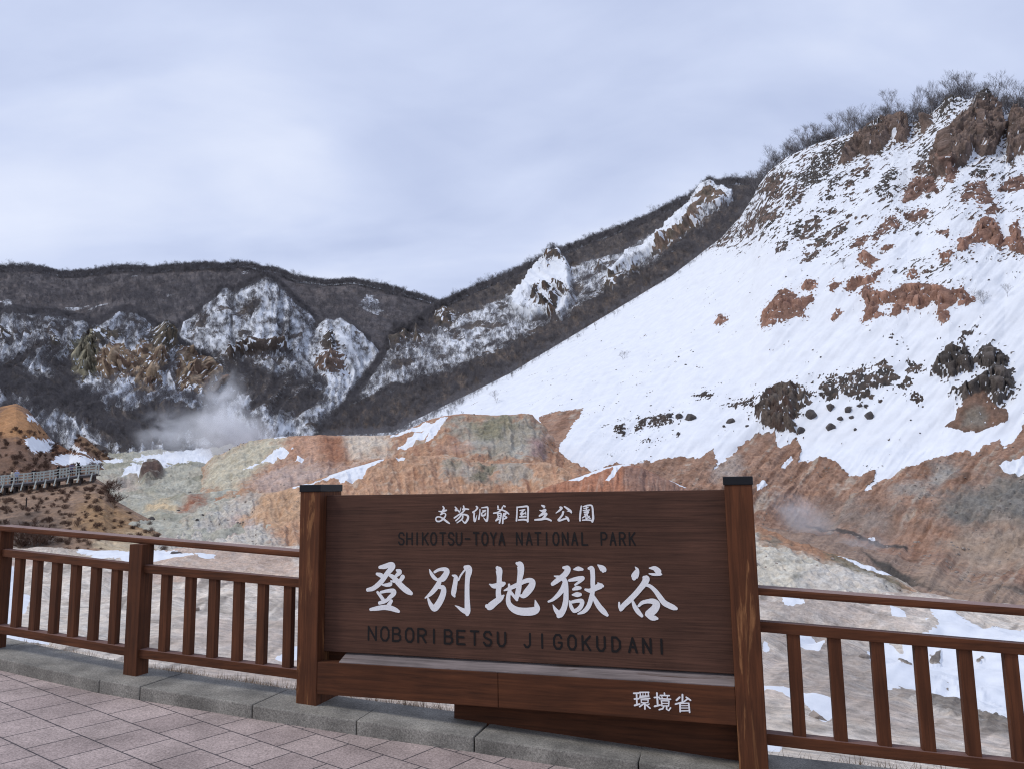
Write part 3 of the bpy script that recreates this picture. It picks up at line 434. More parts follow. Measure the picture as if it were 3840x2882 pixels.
def gully(s, amp, wl, ang=0, seed=0.0):
    r = 1 - 2 * np.abs(s.streak(ang, wl, 7, seed, 2)); s.disp += amp * r; return r
def mud_mounds():
    mat = terrain_mat('mineral_soil', .09)
    # rear hump, grey-green sinter on an orange flank
    top = [(440, 1015, 150), (470, 985, 150), (520, 960, 150), (560, 950, 150), (620, 943, 148), (700, 940, 146), (800, 942, 144), (850, 940, 143), (880, 928, 142), (920, 908, 141), (960, 898, 140), (1000, 893, 140), (1060, 897, 140), (1150, 895, 141), (1170, 920, 140), (1190, 955, 138), (1215, 990, 135), (1260, 1012, 130), (1330, 1050, 125)]
    s = Sheet(440, 1330, 1.3, [[(x, max(y + 40, 1130), 100) for x, y, d in top], [(x, y + (1130 - y) * .45, d - 17) for x, y, d in top], top], [80, 90], back=[(14, -2, 3), (25, -14, 3)], smooth_it=2)
    fd = np.clip((s.top_row - np.arange(s.P.shape[0]))[:, None] / 8, .2, 1)
    s.disp = (1.5 * fbm(s.P / 12, 4) + .28 * fbm(s.P / 3, 4)) * fd; s.disp += .7 * (1 - 2 * np.abs(s.streak(-8, 30, 2.6, 3.3, 3) + .5 * fbm(s.q / 30 + 5, 3))) * fd
    s.tint[:] = srgb(176, 134, 106); s.paint(smooth(-.2, .3, s.streak(-10, 22, 3, 9.0) + .5 * fbm(s.q / 20, 3)), srgb(160, 114, 90), .8); s.paint(smooth(.1, .4, fbm(s.q / 26 + 80, 4)), srgb(190, 176, 160), .7)
    s.paint(s.soil([(730, 930), (840, 935), (850, 990), (760, 1000), (735, 970)], 8, 8), PALE); s.paint(s.soil([(625, 940), (720, 935), (740, 1000), (640, 1010), (600, 980)], 8, 10), srgb(186, 142, 118))
    s.paint(s.soil([(690, 940), (740, 938), (750, 1000), (700, 1010)], 7, 5), srgb(156, 106, 80))
    s.paint(s.soil([(430, 1060), (470, 985), (540, 950), (620, 945), (600, 990), (540, 1040), (500, 1080)], 8, 8), srgb(186, 180, 160))
    s.paint(s.soil([(540, 1060), (600, 1010), (680, 1010), (760, 1020), (700, 1050), (600, 1080)], 8, 8), srgb(184, 158, 148))
    s.paint(s.soil(z5([(700, 140), (780, 90), (870, 110), (940, 85), (1000, 85), (1100, 95), (1150, 130), (1190, 200), (1200, 280), (1100, 300), (950, 300), (850, 270), (800, 200)]), 6, 10), srgb(158, 152, 140))
    s.paint(s.soil(z5([(820, 130), (900, 100), (1010, 90), (1060, 130), (960, 190), (870, 190)]), 5, 9), srgb(130, 126, 100), .85)
    s.paint(s.soil(z5([(1030, 210), (1100, 220), (1120, 280), (1040, 300)]), 4, 8), srgb(176, 172, 164))
    s.paint(s.soil(z5([(1120, 220), (1190, 200), (1200, 290), (1130, 290)]), 5, 7), srgb(166, 134, 132))
    for p in (z5([(415, 205), (470, 165), (560, 130), (600, 110), (640, 130), (660, 100), (720, 85), (640, 210), (600, 225), (620, 180), (540, 250), (460, 262), (520, 200), (590, 150), (490, 190)]), z6([(1540, 620), (1640, 560), (1780, 500), (1850, 430), (1960, 350), (2040, 430), (1990, 500), (1920, 480), (1870, 530), (1780, 510), (1640, 600)]), z6([(2050, 390), (2085, 385), (2090, 405), (2060, 410)]), z6([(2105, 540), (2130, 480), (2190, 520), (2180, 565)]), z6([(1870, 260), (1990, 190), (2030, 230), (1900, 300)]), z6([(1690, 170), (1740, 130), (1790, 200), (1760, 250), (1720, 220)])):
        s.snow = np.maximum(s.snow, .95 * s.mask(p, 1.5, 2.5))
    rocks(s, [z6([(1740, 110), (1850, 60), (1960, 60), (2060, 110), (2070, 190), (2000, 210), (1900, 170)])], srgb(76, 72, 70), 1.0, crag=4, ledge=.9)
    s.snow = np.where(s.front, s.snow, 0); s.finish('mud_mound', mat); SH['E1'] = s
    # front orange mound and the pale apron running down to the left
    top = [(300, 1185, 84), (330, 1160, 86), (400, 1118, 92), (480, 1088, 96), (540, 1066, 97), (600, 1062, 97), (650, 1046, 98), (700, 1030, 99), (760, 1011, 100), (820, 994, 101), (880, 986, 102), (960, 983, 102), (1000, 989, 102), (1060, 1001, 102), (1120, 1001, 101), (1180, 999, 100), (1215, 1011, 99), (1270, 1055, 96), (1330, 1110, 92)]
    s = Sheet(300, 1330, 1.4, [[(300, 1215, 74), (640, 1215, 74), (1330, 1230, 74)], [(x, y + (1215 - y) * .5, d - 9) for x, y, d in top], top], [80, 80], back=[(10, -1.5, 3), (18, -12, 3)], smooth_it=2)
    fd = np.clip((s.top_row - np.arange(s.P.shape[0]))[:, None] / 8, .15, 1)
    s.disp = (1.1 * fbm(s.P / 10, 4) + .20 * fbm(s.P / 2.4, 4)) * fd; s.disp += .55 * (1 - 2 * np.abs(s.streak(-14, 28, 2.6, 3.3, 3) + .5 * fbm(s.q / 28 + 5, 3))) * fd
    s.tint[:] = srgb(188, 146, 116); s.paint(smooth(.1, .4, fbm(s.q / 24 + 80, 4)), srgb(194, 176, 158), .7); s.paint(smooth(-.1, .4, s.streak(-16, 16, 6, 5.0)), srgb(168, 118, 92), .7)
    s.paint(s.soil([(290, 1230), (330, 1155), (480, 1080), (600, 1060), (560, 1110), (600, 1180), (660, 1200), (640, 1240)], 8, 8), srgb(186, 182, 176))
    s.paint(s.soil(z6([(620, 1250), (900, 1080), (1200, 990), (1400, 900), (1300, 1060), (1000, 1200), (800, 1280)]), 6, 8), srgb(172, 172, 158), .8)
    s.paint(s.soil(z6([(1400, 1140), (1480, 1040), (1700, 1120), (1650, 1200), (1450, 1250)]), 8, 8), srgb(190, 164, 158), .8)
    s.paint(s.soil(z6([(1660, 1010), (1720, 900), (1830, 810), (1980, 780), (2130, 790), (2300, 800), (2300, 1100), (1980, 1180), (1900, 1260), (1880, 1240), (1800, 1180), (1620, 1120), (1540, 1160)]), 5, 6), srgb(194, 156, 122)); s.paint(smooth(.0, .4, s.streak(18, 9, 7, 8.0)) * s.mask(z6([(1660, 1010), (1720, 900), (1980, 780), (2200, 800), (2000, 1150), (1900, 1260), (1560, 1150)]), 5, 5), srgb(176, 134, 98), .7)
    s.paint(s.soil(z5([(690, 330), (740, 290), (790, 300), (850, 330), (930, 330), (1000, 320), (1110, 310), (1130, 400), (1060, 420), (940, 400), (850, 420), (760, 400), (680, 400)]), 5, 10), srgb(172, 160, 148)); s.paint(s.soil(z5([(840, 400), (850, 340), (930, 330), (940, 380), (870, 410)]), 4, 9), srgb(112, 108, 88), .85); s.paint(s.soil(z5([(700, 340), (740, 300), (780, 320), (740, 350)]), 4, 6), srgb(126, 120, 98), .8)
    for p in (z5([(70, 410), (130, 370), (240, 320), (330, 295), (395, 290), (370, 330), (300, 360), (280, 400), (230, 415), (170, 415), (160, 395)]), z5([(440, 308), (460, 304), (500, 320), (490, 332), (460, 325)]), z5([(-80, 440), (0, 422), (70, 415), (20, 432), (-60, 450)]), z6([(1720, 800), (1840, 760), (1960, 705), (2120, 703), (2040, 750), (1900, 770), (1800, 800)])): s.snow = np.maximum(s.snow, .95 * s.mask(p, 1.3, 2))
    s.snow = np.where(s.front, s.snow, 0); s.finish('mud_mound', mat); SH['E2'] = s
    top = [(1100, 1090, 92), (1160, 1062, 93), (1190, 1048, 94), (1250, 1030, 95), (1300, 1012, 96), (1345, 1003, 97), (1380, 1006, 97), (1430, 1030, 96), (1500, 1060, 95), (1570, 1095, 93), (1620, 1125, 90)]
    s = Sheet(1100, 1620, 1.5, [[(x, 1330, 62) for x, y, d in top], [(x, 1190, 78) for x, y, d in top], top], [30, 100], back=[(8, -1, 3), (15, -10, 3)], smooth_it=2)
    s.disp = (.8 * fbm(s.P / 9, 4) + .3 * fbm(s.P / 2.2, 3) + .35 * (1 - 2 * np.abs(s.streak(0, 16, 5, 6.3, 2)))) * np.clip((s.top_row - np.arange(s.P.shape[0]))[:, None] / 8, .2, 1)
    s.tint[:] = srgb(172, 112, 82); s.paint(s.soil(z5([(1600, 330), (1680, 330), (1960, 440), (1900, 480), (1620, 480), (1590, 400)]), 4, 4), srgb(150, 112, 98)); s.paint(smooth(.05, .4, s.streak(10, 8, 8, 3.0)), srgb(186, 150, 132), .5)
    for p in (z5([(1215, 410), (1240, 360), (1330, 350), (1420, 320), (1530, 285), (1620, 310), (1660, 322), (1590, 335), (1550, 380), (1520, 425), (1505, 410), (1540, 360), (1540, 335), (1440, 380), (1350, 415), (1290, 390), (1240, 400)]), z5([(1785, 376), (1830, 390), (1930, 440), (1900, 440), (1820, 400)])): s.snow = np.maximum(s.snow, .95 * s.mask(p, 1.3, 2))
    s.snow = np.where(s.front, s.snow, 0); s.finish('mud_mound', mat)
    # valley floor with low sinter knolls, left of the mounds
    s = Sheet(150, 760, 1.2, [[(150, 1215, 75), (760, 1215, 75)], [(150, 1120, 105), (760, 1110, 105)], [(150, 1050, 150), (760, 1040, 150)], [(150, 990, 215), (300, 985, 230), (500, 975, 240), (760, 960, 240)]], [70, 70, 60], back=[(60, 2, 2)], smooth_it=4)
    s.disp = 2.8 * fbm(s.P / 16, 3) + 1.6 * fbm(s.P / 6.5, 4, .55, True) + .4 * fbm(s.P / 2, 3)
    s.tint[:] = srgb(172, 172, 160); s.paint(smooth(.0, .4, fbm(s.P / 9 + 3, 3)), srgb(140, 140, 122), .8); s.paint(smooth(.2, .5, fbm(s.P / 14 + 12, 3)), srgb(200, 196, 184), .8)
    s.paint(s.soil(z6([(560, 1010), (640, 980), (760, 980), (860, 1040), (840, 1080), (740, 1110), (620, 1060)]), 4, 5), srgb(206, 184, 146)); s.paint(s.soil(z6([(900, 1080), (940, 1010), (1080, 940), (1200, 960), (1180, 1000), (1000, 1070)]), 4, 5), srgb(158, 98, 72)); s.paint(s.soil(z6([(100, 760), (400, 720), (500, 830), (300, 830)]), 6, 8), srgb(176, 162, 152))
    s.paint(s.soil(z6([(480, 740), (500, 660), (560, 620), (650, 610), (720, 680), (680, 730), (540, 770)]), 3, 4), srgb(92, 72, 66)); s.disp += 1.6 * s.mask(z6([(480, 740), (500, 660), (560, 620), (650, 610), (720, 680), (680, 730), (540, 770)]), 6, 3)
    for p in (z6([(0, 440), (100, 470), (200, 530), (300, 560), (320, 580), (180, 580), (60, 550), (0, 530)]), z6([(290, 720), (330, 630), (420, 590), (640, 600), (700, 590), (820, 610), (740, 650), (690, 630), (600, 620), (520, 640), (470, 740), (420, 700)]), z6([(400, 560), (450, 500), (560, 470), (720, 450), (900, 420), (1050, 400), (1220, 380), (1240, 490), (1260, 530), (1100, 580), (1000, 530), (880, 580), (700, 590), (560, 580)]), z6([(1060, 580), (1160, 545), (1230, 510), (1250, 540), (1120, 590)])): s.snow = np.maximum(s.snow, .9 * s.mask(p, 2, 5))
    s.finish('valley_floor', mat); SH['G'] = s
def left_bank():
    mat = terrain_mat('tawny_soil', .09)
    top = [(-260, 900, 190), (-60, 890, 190), (0, 878, 190), (35, 871, 190), (60, 884, 190), (90, 922, 192), (112, 952, 194), (150, 972, 196), (172, 940, 205), (185, 945, 205), (215, 972, 205), (255, 1002, 205), (280, 1020, 205), (330, 1060, 200)]
    s = Sheet(-260, 330, 1.0, [[(-260, 1070, 120), (180, 1110, 120), (330, 1160, 120)], top], [120], back=[(12, -2, 3), (20, -14, 3)])
    s.disp = (1.3 * fbm(s.P / 13, 4) + .35 * fbm(s.P / 3, 3)) * np.clip((s.top_row - np.arange(s.P.shape[0]))[:, None] / 8, .2, 1)
    s.tint[:] = srgb(122, 92, 74); s.paint(s.soil(z1([(-80, 1200), (0, 1100), (60, 1040), (120, 1070), (200, 1150), (320, 1240), (250, 1270), (100, 1260), (-80, 1260)]), 4, 7), srgb(170, 120, 68)); s.paint(s.soil(z1([(330, 1350), (370, 1290), (440, 1310), (440, 1350)]), 3, 4), srgb(140, 92, 52)); s.paint(s.soil(z1([(510, 1230), (560, 1290), (700, 1390), (780, 1430), (740, 1450), (600, 1350), (520, 1290)]), 3, 3), srgb(142, 106, 66))
    s.snow = .1 + .28 * smooth(0, .5, fbm(s.P / 6, 3))
    for p in (z1([(160, 1290), (170, 1250), (250, 1270), (340, 1270), (360, 1290), (330, 1340), (200, 1350)]), z1([(330, 1400), (400, 1350), (520, 1370), (600, 1400), (700, 1430), (800, 1470), (600, 1440), (400, 1430), (330, 1420)]), z1([(170, 1110), (210, 1130), (240, 1170), (180, 1150)]), z1([(290, 1190), (350, 1230), (480, 1310), (560, 1360), (460, 1340), (380, 1270)])): s.snow = np.maximum(s.snow, .8 * s.mask(p, 2, 7))
    s.finish('ochre_bank', mat); SH['F1'] = s
    top = [(-260, 1066, 98), (0, 1060, 99), (60, 1056, 100), (120, 1046, 101), (170, 1040, 101), (205, 1036, 102), (225, 1050, 100), (245, 1085, 96), (290, 1112, 92), (330, 1134, 88), (360, 1160, 84)]
    s = Sheet(-260, 360, 1.1, [[(-260, 1200, 68), (360, 1215, 70)], top], [110], back=[(4, .4, 3), (16, -3, 3), (20, -8, 2)])
    s.disp = (.7 * fbm(s.P / 8, 4) + .3 * fbm(s.P / 2.2, 3)) * np.clip((s.top_row - np.arange(s.P.shape[0]))[:, None] / 10, .1, 1)
    s.tint[:] = srgb(146, 118, 98); s.paint(smooth(.0, .4, fbm(s.P * np.array([1, 1, 2.4]) / 5, 4)), srgb(104, 84, 74), .8); s.paint(s.soil([(150, 1130), (190, 1080), (260, 1100), (340, 1150), (300, 1180), (200, 1160)], 10, 10), srgb(158, 122, 78), .85); s.paint(s.soil([(200, 1160), (300, 1150), (360, 1165), (340, 1200), (220, 1190)], 6, 7), srgb(196, 180, 150), .8)
    s.paint(s.soil([(-50, 1130), (60, 1110), (140, 1130), (130, 1190), (-50, 1190)], 10, 9), srgb(74, 66, 64), .8)
    s.snow = .15 + .3 * smooth(.2, .6, fbm(s.P / 4 + 5, 3)); s.finish('brown_bank', mat); SH['F2'] = s
def near_slope():
    c0 = [(-400, 1365, 7.6), (58, 1420, 6.6), (161, 1428, 6.5), (374, 1470, 6.1), (922, 1545, 5.55), (1382, 1612, 5.08), (1786, 1670, 4.75), (2212, 1740, 4.45), (2600, 1790, 4.2)]
    c05 = [(-400, 1335, 9), (58, 1402, 7.3), (374, 1448, 7.0), (922, 1522, 6.4), (1640, 1640, 5.6), (2212, 1722, 5.2), (2600, 1760, 5)]
    c1 = [(-400, 1310, 13), (58, 1366, 11), (374, 1405, 10.5), (922, 1475, 9.6), (1640, 1590, 8.6), (2212, 1668, 8.2), (2600, 1700, 8)]
    c2 = [(-400, 1262, 30), (58, 1278, 28), (374, 1290, 28), (640, 1300, 28), (1200, 1330, 26), (1640, 1420, 20), (1900, 1480, 18), (2212, 1530, 17), (2600, 1560, 16)]
    c3 = [(-400, 1215, 58), (0, 1215, 58), (374, 1215, 58), (640, 1217, 58), (1100, 1240, 54), (1640, 1295, 40), (1800, 1315, 38), (2000, 1335, 36), (2212, 1355, 34), (2600, 1380, 33)]
    c4 = [(-400, 1176, 84), (0, 1180, 84), (374, 1184, 80), (640, 1186, 78), (1100, 1205, 70), (1500, 1250, 55), (1640, 1275, 48), (1800, 1284, 47), (1900, 1296, 45), (2000, 1310, 43), (2120, 1323, 42), (2212, 1335, 41), (2600, 1360, 40)]
    s = Sheet(-400, 2600, 2.2, [c0, c05, c1, c2, c3, c4], [14, 30, 70, 80, 60], back=[(14, -3, 4), (20, -8, 3)], smooth_it=5)
    k = s.P[..., 1]; am = np.clip((k - 7) / 20, 0, 1)
    s.disp = am * (1.3 * fbm(s.P / 11, 3) + .45 * fbm(s.P / 3.5, 4) + .35 * (1 - 2 * np.abs(fbm(s.P / 5 + 70, 3)))) + np.clip((k - 6) / 8, .15, 1) * .05 * fbm(s.P / .5, 3)
    s.disp += am * .35 * s.streak(62, 60, 4, 2.0)
    s.tint[:] = srgb(192, 183, 175); s.paint(smooth(-.1, .4, fbm(s.P / 5 + 2, 3)), srgb(172, 156, 148), .8); s.paint(smooth(.05, .4, fbm(s.P / 3.3 + 21, 4)), srgb(206, 198, 190), .7); s.paint(smooth(.1, .45, s.streak(66, 46, 5, 6.0)), srgb(146, 138, 132), .6); s.paint(smooth(.06, .22, s.streak(68, 16, 9, 16.0)) * smooth(-.1, .3, fbm(s.P / 6 + 50, 2)), srgb(118, 110, 106), .75); s.paint(smooth(.1, .3, fbm(s.P / .9 + 9, 4)) * smooth(-.1, .3, fbm(s.P / 7 + 90, 2)), srgb(128, 120, 114), .7); s.tint *= 1.22
    s.paint(smooth(.15, .5, fbm(s.P / 9 + 30, 2)) * (s.X < 1300), srgb(192, 158, 144), .7)
    s.paint(s.soil([(300, 1190), (640, 1190), (640, 1262), (480, 1260), (330, 1250)], 10, 12), srgb(186, 158, 142), .8); s.paint(s.soil([(-100, 1140), (330, 1150), (330, 1196), (160, 1215), (-100, 1190)], 8, 8), srgb(176, 162, 150), .7)
    s.paint(s.soil([(1640, 1330), (1740, 1320), (1900, 1420), (2000, 1500), (1900, 1560), (1700, 1480)], 20, 20), srgb(158, 146, 140), .8)
    s.paint(s.soil([(1990, 1470), (2060, 1460), (2200, 1545), (2260, 1580), (2240, 1610), (2080, 1570), (1990, 1530)], 5, 6), srgb(112, 104, 98), .8)
    s.disp += s.mask([(1990, 1470), (2060, 1460), (2200, 1545), (2260, 1580), (2240, 1610), (2080, 1570), (1990, 1530)], 5, 6) * .10 * fbm(s.P / .35, 2, .5, True)
    sn = [z8([(460, 325), (560, 305), (700, 312), (830, 318), (960, 345), (1060, 360), (1180, 372), (1240, 395), (1040, 395), (880, 395), (640, 380), (520, 345)]), z8([(20, 420), (80, 470), (170, 600), (180, 680), (120, 760), (30, 810), (-60, 780), (-60, 420)]), z8([(-60, 820), (120, 840), (240, 870), (300, 905), (150, 890), (-60, 900)]), z8([(1690, 1000), (1770, 940), (1860, 900), (1900, 1010), (1760, 1020)]), z8([(1180, 372), (1290, 365), (1370, 395), (1300, 402)]),
          z7([(475, 740), (500, 722), (560, 740), (600, 775), (640, 805), (520, 805), (500, 770)]), z7([(500, 900), (560, 850), (660, 880), (730, 930), (755, 985), (720, 1015), (640, 1000), (560, 950)]), z7([(395, 1010), (425, 1010), (430, 1030), (400, 1040)]), z7([(390, 1140), (430, 1200), (520, 1200), (600, 1250), (700, 1280), (810, 1300), (810, 1390), (760, 1415), (710, 1400), (640, 1330), (540, 1290), (470, 1250), (420, 1240), (380, 1260)]), z7([(1125, 790), (1150, 810), (1210, 820), (1230, 845), (1190, 860), (1150, 850)]), z7([(1310, 775), (1390, 765), (1470, 800), (1510, 815), (1640, 840), (1760, 852), (1990, 855), (2000, 1400), (1790, 1400), (1640, 1350), (1560, 1300), (1420, 1260), (1230, 1220), (1120, 1240), (1080, 1180), (1010, 1060), (1000, 960), (1100, 920), (1200, 940), (1420, 880), (1400, 850), (1340, 860), (1400, 830)]), z7([(400, 1500), (520, 1510), (500, 1560), (400, 1560)])]
    for p in sn: s.snow = np.maximum(s.snow, .95 * s.mask(p, 2.0, 4, 16))
    for p in (z7([(1175, 960), (1210, 960), (1260, 985), (1250, 1000), (1190, 990)]), z7([(1350, 965), (1420, 960), (1420, 990), (1360, 990)]), z7([(1715, 850), (1760, 860), (1770, 885), (1720, 880)]), z7([(1620, 1005), (1670, 1010), (1640, 1030)])): m = s.mask(p, 2, 4, 8); s.snow -= m * .8; s.paint(m, srgb(120, 112, 106)); s.disp += .12 * m
    s.snow -= .35 * smooth(.3, .6, fbm(s.P / .8, 2)) * smooth(.2, .9, s.snow) * (s.Y > 1400)
    s.finish('near_slope', terrain_mat('grey_beige_soil', .035)); SH['H'] = s
    top = [(1180, 1300, 62), (1280, 1215, 61), (1380, 1155, 60), (1500, 1128, 60), (1600, 1132, 59), (1640, 1142, 58), (1700, 1163, 56), (1780, 1190, 54), (1840, 1206, 53), (1900, 1229, 51), (1950, 1254, 50), (2000, 1286, 49), (2050, 1318, 48), (2120, 1360, 47)]
    s = Sheet(1180, 2120, 1.6, [[(1180, 1330, 45), (1380, 1330, 43), (1640, 1330, 42), (2120, 1410, 41)], [(x, y + 50 * (1 - .0 * x), d - 7) for x, y, d in top], top], [60, 60], back=[(5, -1, 3), (12, -9, 3)], smooth_it=3)
    s.disp = (.9 * fbm(s.P / 6, 4) + .26 * fbm(s.P / 1.3, 4) + .30 * (1 - 2 * np.abs(s.streak(-48, 30, 2.6, 3.0, 3) + .5 * fbm(s.q / 28 + 5, 3)))) * np.clip((s.top_row - np.arange(s.P.shape[0]))[:, None] / 8, .2, 1)
    s.tint[:] = srgb(192, 188, 178); s.paint(s.soil([(1620, 1130), (1720, 1160), (1840, 1200), (1920, 1240), (1990, 1280), (1960, 1285), (1860, 1235), (1760, 1205), (1640, 1175)], 4, 4), srgb(166, 122, 94)); s.paint(s.soil([(1780, 1195), (1860, 1212), (1930, 1245), (1960, 1275), (1900, 1270), (1820, 1230)], 4, 6), srgb(122, 116, 96), .9)
    s.paint(smooth(.05, .4, fbm(s.P / 1.6 + 5, 3)) * s.mask([(1600, 1150), (1700, 1170), (1790, 1230), (1700, 1270), (1600, 1270)], 8, 8), srgb(120, 118, 108), .8); s.paint(s.soil([(1720, 1260), (1760, 1225), (1820, 1225), (1900, 1260), (1960, 1300), (1740, 1300)], 5, 5), srgb(196, 192, 188))
    s.snow = np.where(s.front, .9 * s.mask([(1800, 1200), (1880, 1222), (1930, 1240), (1930, 1244), (1870, 1228)], 1.2, 1.5), 0); s.finish('grey_knoll', terrain_mat('grey_sinter', .06)); SH['K'] = s
wooded_hill(); spurs(); wooded_ridge(); snow_slope(); mud_mounds(); left_bank(); near_slope()
def ground():
    # the plain that carries everything, far below, out to the horizon
    bm = bmesh.new(); R = 6000
    vs = [bm.verts.new((x, y, -42)) for x, y in ((-R, -R), (R, -R), (R, R), (-R, R))]; bm.faces.new(vs)
    me = bpy.data.meshes.new('ground'); bm.to_mesh(me); bm.free(); me.materials.append(simple('far_litter', srgb(110, 104, 100), .95, .2, .01, coord='world'))
    o = bpy.data.objects.new('ground', me); COL.objects.link(o); tag(o, kind='structure')
ground()

# ------------------------------------------------------------------ box-built woodwork
def boxes(name, blist, mat, parent=None, bevel=0.006, xf=None):
    """blist: (x0,x1,y0,y1,z0,z1) in local coordinates, or 8-corner lists"""
    bm = bmesh.new()
    for b in blist:
        if len(b) == 6:
            x0, x1, y0, y1, z0, z1 = b
            c = [(x0, y0, z0), (x1, y0, z0), (x1, y1, z0), (x0, y1, z0), (x0, y0, z1), (x1, y0, z1), (x1, y1, z1), (x0, y1, z1)]
        else: c = b
        v = [bm.verts.new(p) for p in c]
        for f in ((3, 2, 1, 0), (4, 5, 6, 7), (0, 1, 5, 4), (1, 2, 6, 5), (2, 3, 7, 6), (3, 0, 4, 7)): bm.faces.new([v[i] for i in f])
    if bevel: bmesh.ops.bevel(bm, geom=bm.edges[:], offset=bevel, segments=2, affect='EDGES', profile=.6)
    bmesh.ops.recalc_face_normals(bm, faces=bm.faces[:])
    me = bpy.data.meshes.new(name); bm.to_mesh(me); bm.free(); me.materials.append(mat)
    o = bpy.data.objects.new(name, me); COL.objects.link(o)
    if parent: o.parent = parent
    return o
def beam(a, b, wid, hgt, side=None):
    """8 corners of a bar from a to b (centre of its underside), horizontal width wid, height hgt"""
    a, b = np.array(a, float), np.array(b, float); d = b - a; s = np.array([-d[1], d[0], 0]); s /= np.linalg.norm(s) + 1e-9; s *= wid / 2; up = np.array([0, 0, hgt])
    return [a - s, b - s, b + s, a + s, a - s + up, b - s + up, b + s + up, a + s + up]
def wood(name, base, worn=None, axis='x', wear=0.0, grain=1.0, rough=.75, spec=.25, top=None, fine=1.0):
    m, t, b, out = new_mat(name); L = t.links.new
    tc = N(t, 'ShaderNodeTexCoord'); mp = N(t, 'ShaderNodeMapping')
    mp.inputs['Scale'].default_value = {'x': (2.2, 40 * fine, 40 * fine), 'z': (40, 40, 2.2), 'y': (40, 2.2, 40)}[axis]; L(tc.outputs['Object'], mp.inputs[0])
    n = N(t, 'ShaderNodeTexNoise', i_Scale=1.0, i_Detail=5.0, i_Roughness=.62, i_Distortion=.6); L(mp.outputs[0], n.inputs['Vector'])
    big = N(t, 'ShaderNodeTexNoise', i_Scale=3.2, i_Detail=3.0); L(tc.outputs['Object'], big.inputs['Vector'])
    mr = N(t, 'ShaderNodeMapRange'); mr.inputs['From Min'].default_value = .3; mr.inputs['From Max'].default_value = .7; mr.inputs['To Min'].default_value = 1 - .42 * grain; mr.inputs['To Max'].default_value = 1 + .42 * grain; L(n.outputs[0], mr.inputs[0])
    m2 = N(t, 'ShaderNodeMapRange'); m2.inputs['From Min'].default_value = .3; m2.inputs['From Max'].default_value = .7; m2.inputs['To Min'].default_value = .82; m2.inputs['To Max'].default_value = 1.18; L(big.outputs[0], m2.inputs[0])
    mu = N(t, 'ShaderNodeMath', operation='MULTIPLY'); L(mr.outputs[0], mu.inputs[0]); L(m2.outputs[0], mu.inputs[1])
    sc_ = N(t, 'ShaderNodeVectorMath', operation='SCALE'); sc_.inputs[0].default_value = base[:3]; L(mu.outputs[0], sc_.inputs['Scale'])
    src = sc_.outputs[0]
    if worn is not None:
        mp2 = N(t, 'ShaderNodeMapping'); mp2.inputs['Scale'].default_value = {'x': (.9, 9, 9), 'z': (9, 9, .9), 'y': (9, .9, 9)}[axis]; L(tc.outputs['Object'], mp2.inputs[0])
        w = N(t, 'ShaderNodeTexNoise', i_Scale=1.3, i_Detail=7.0, i_Roughness=.66, i_Distortion=.9); L(mp2.outputs[0], w.inputs['Vector'])
        wr = N(t, 'ShaderNodeMapRange', interpolation_type='SMOOTHSTEP'); wr.inputs['From Min'].default_value = .70 - wear; wr.inputs['From Max'].default_value = .80 - wear; L(w.outputs[0], wr.inputs[0])
        wm = N(t, 'ShaderNodeMath', operation='MULTIPLY'); L(wr.outputs[0], wm.inputs[0]); L(mr.outputs[0], wm.inputs[1])
        mx = N(t, 'ShaderNodeMix', data_type='RGBA'); L(wm.outputs[0], mx.inputs['Factor']); L(src, mx.inputs['A']); mx.inputs['B'].default_value = (*worn[:3], 1); src = mx.outputs['Result']
    if top is not None:                                      # upper faces weathered, and paler still with sky light painted in
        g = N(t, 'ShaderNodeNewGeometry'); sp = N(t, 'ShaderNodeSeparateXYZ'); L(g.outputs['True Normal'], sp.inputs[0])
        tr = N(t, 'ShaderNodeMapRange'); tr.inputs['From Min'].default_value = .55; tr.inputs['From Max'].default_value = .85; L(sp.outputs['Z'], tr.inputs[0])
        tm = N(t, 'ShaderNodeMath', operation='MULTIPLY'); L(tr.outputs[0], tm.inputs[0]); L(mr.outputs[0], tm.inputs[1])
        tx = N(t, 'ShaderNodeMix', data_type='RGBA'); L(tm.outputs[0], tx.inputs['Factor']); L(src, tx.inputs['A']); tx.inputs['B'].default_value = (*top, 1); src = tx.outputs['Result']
    L(src, b.inputs['Base Color']); b.inputs['Roughness'].default_value = rough; b.inputs['Specular IOR Level'].default_value = spec
    bp = N(t, 'ShaderNodeBump', i_Strength=.5, i_Distance=.0025); L(n.outputs[0], bp.inputs['Height']); L(bp.outputs[0], b.inputs['Normal'])
    return m
STAIN = np.array([.092, .031, .0122]); PANEL = np.array([.076, .035, .0225]); BARE = np.array([.235, .105, .042])

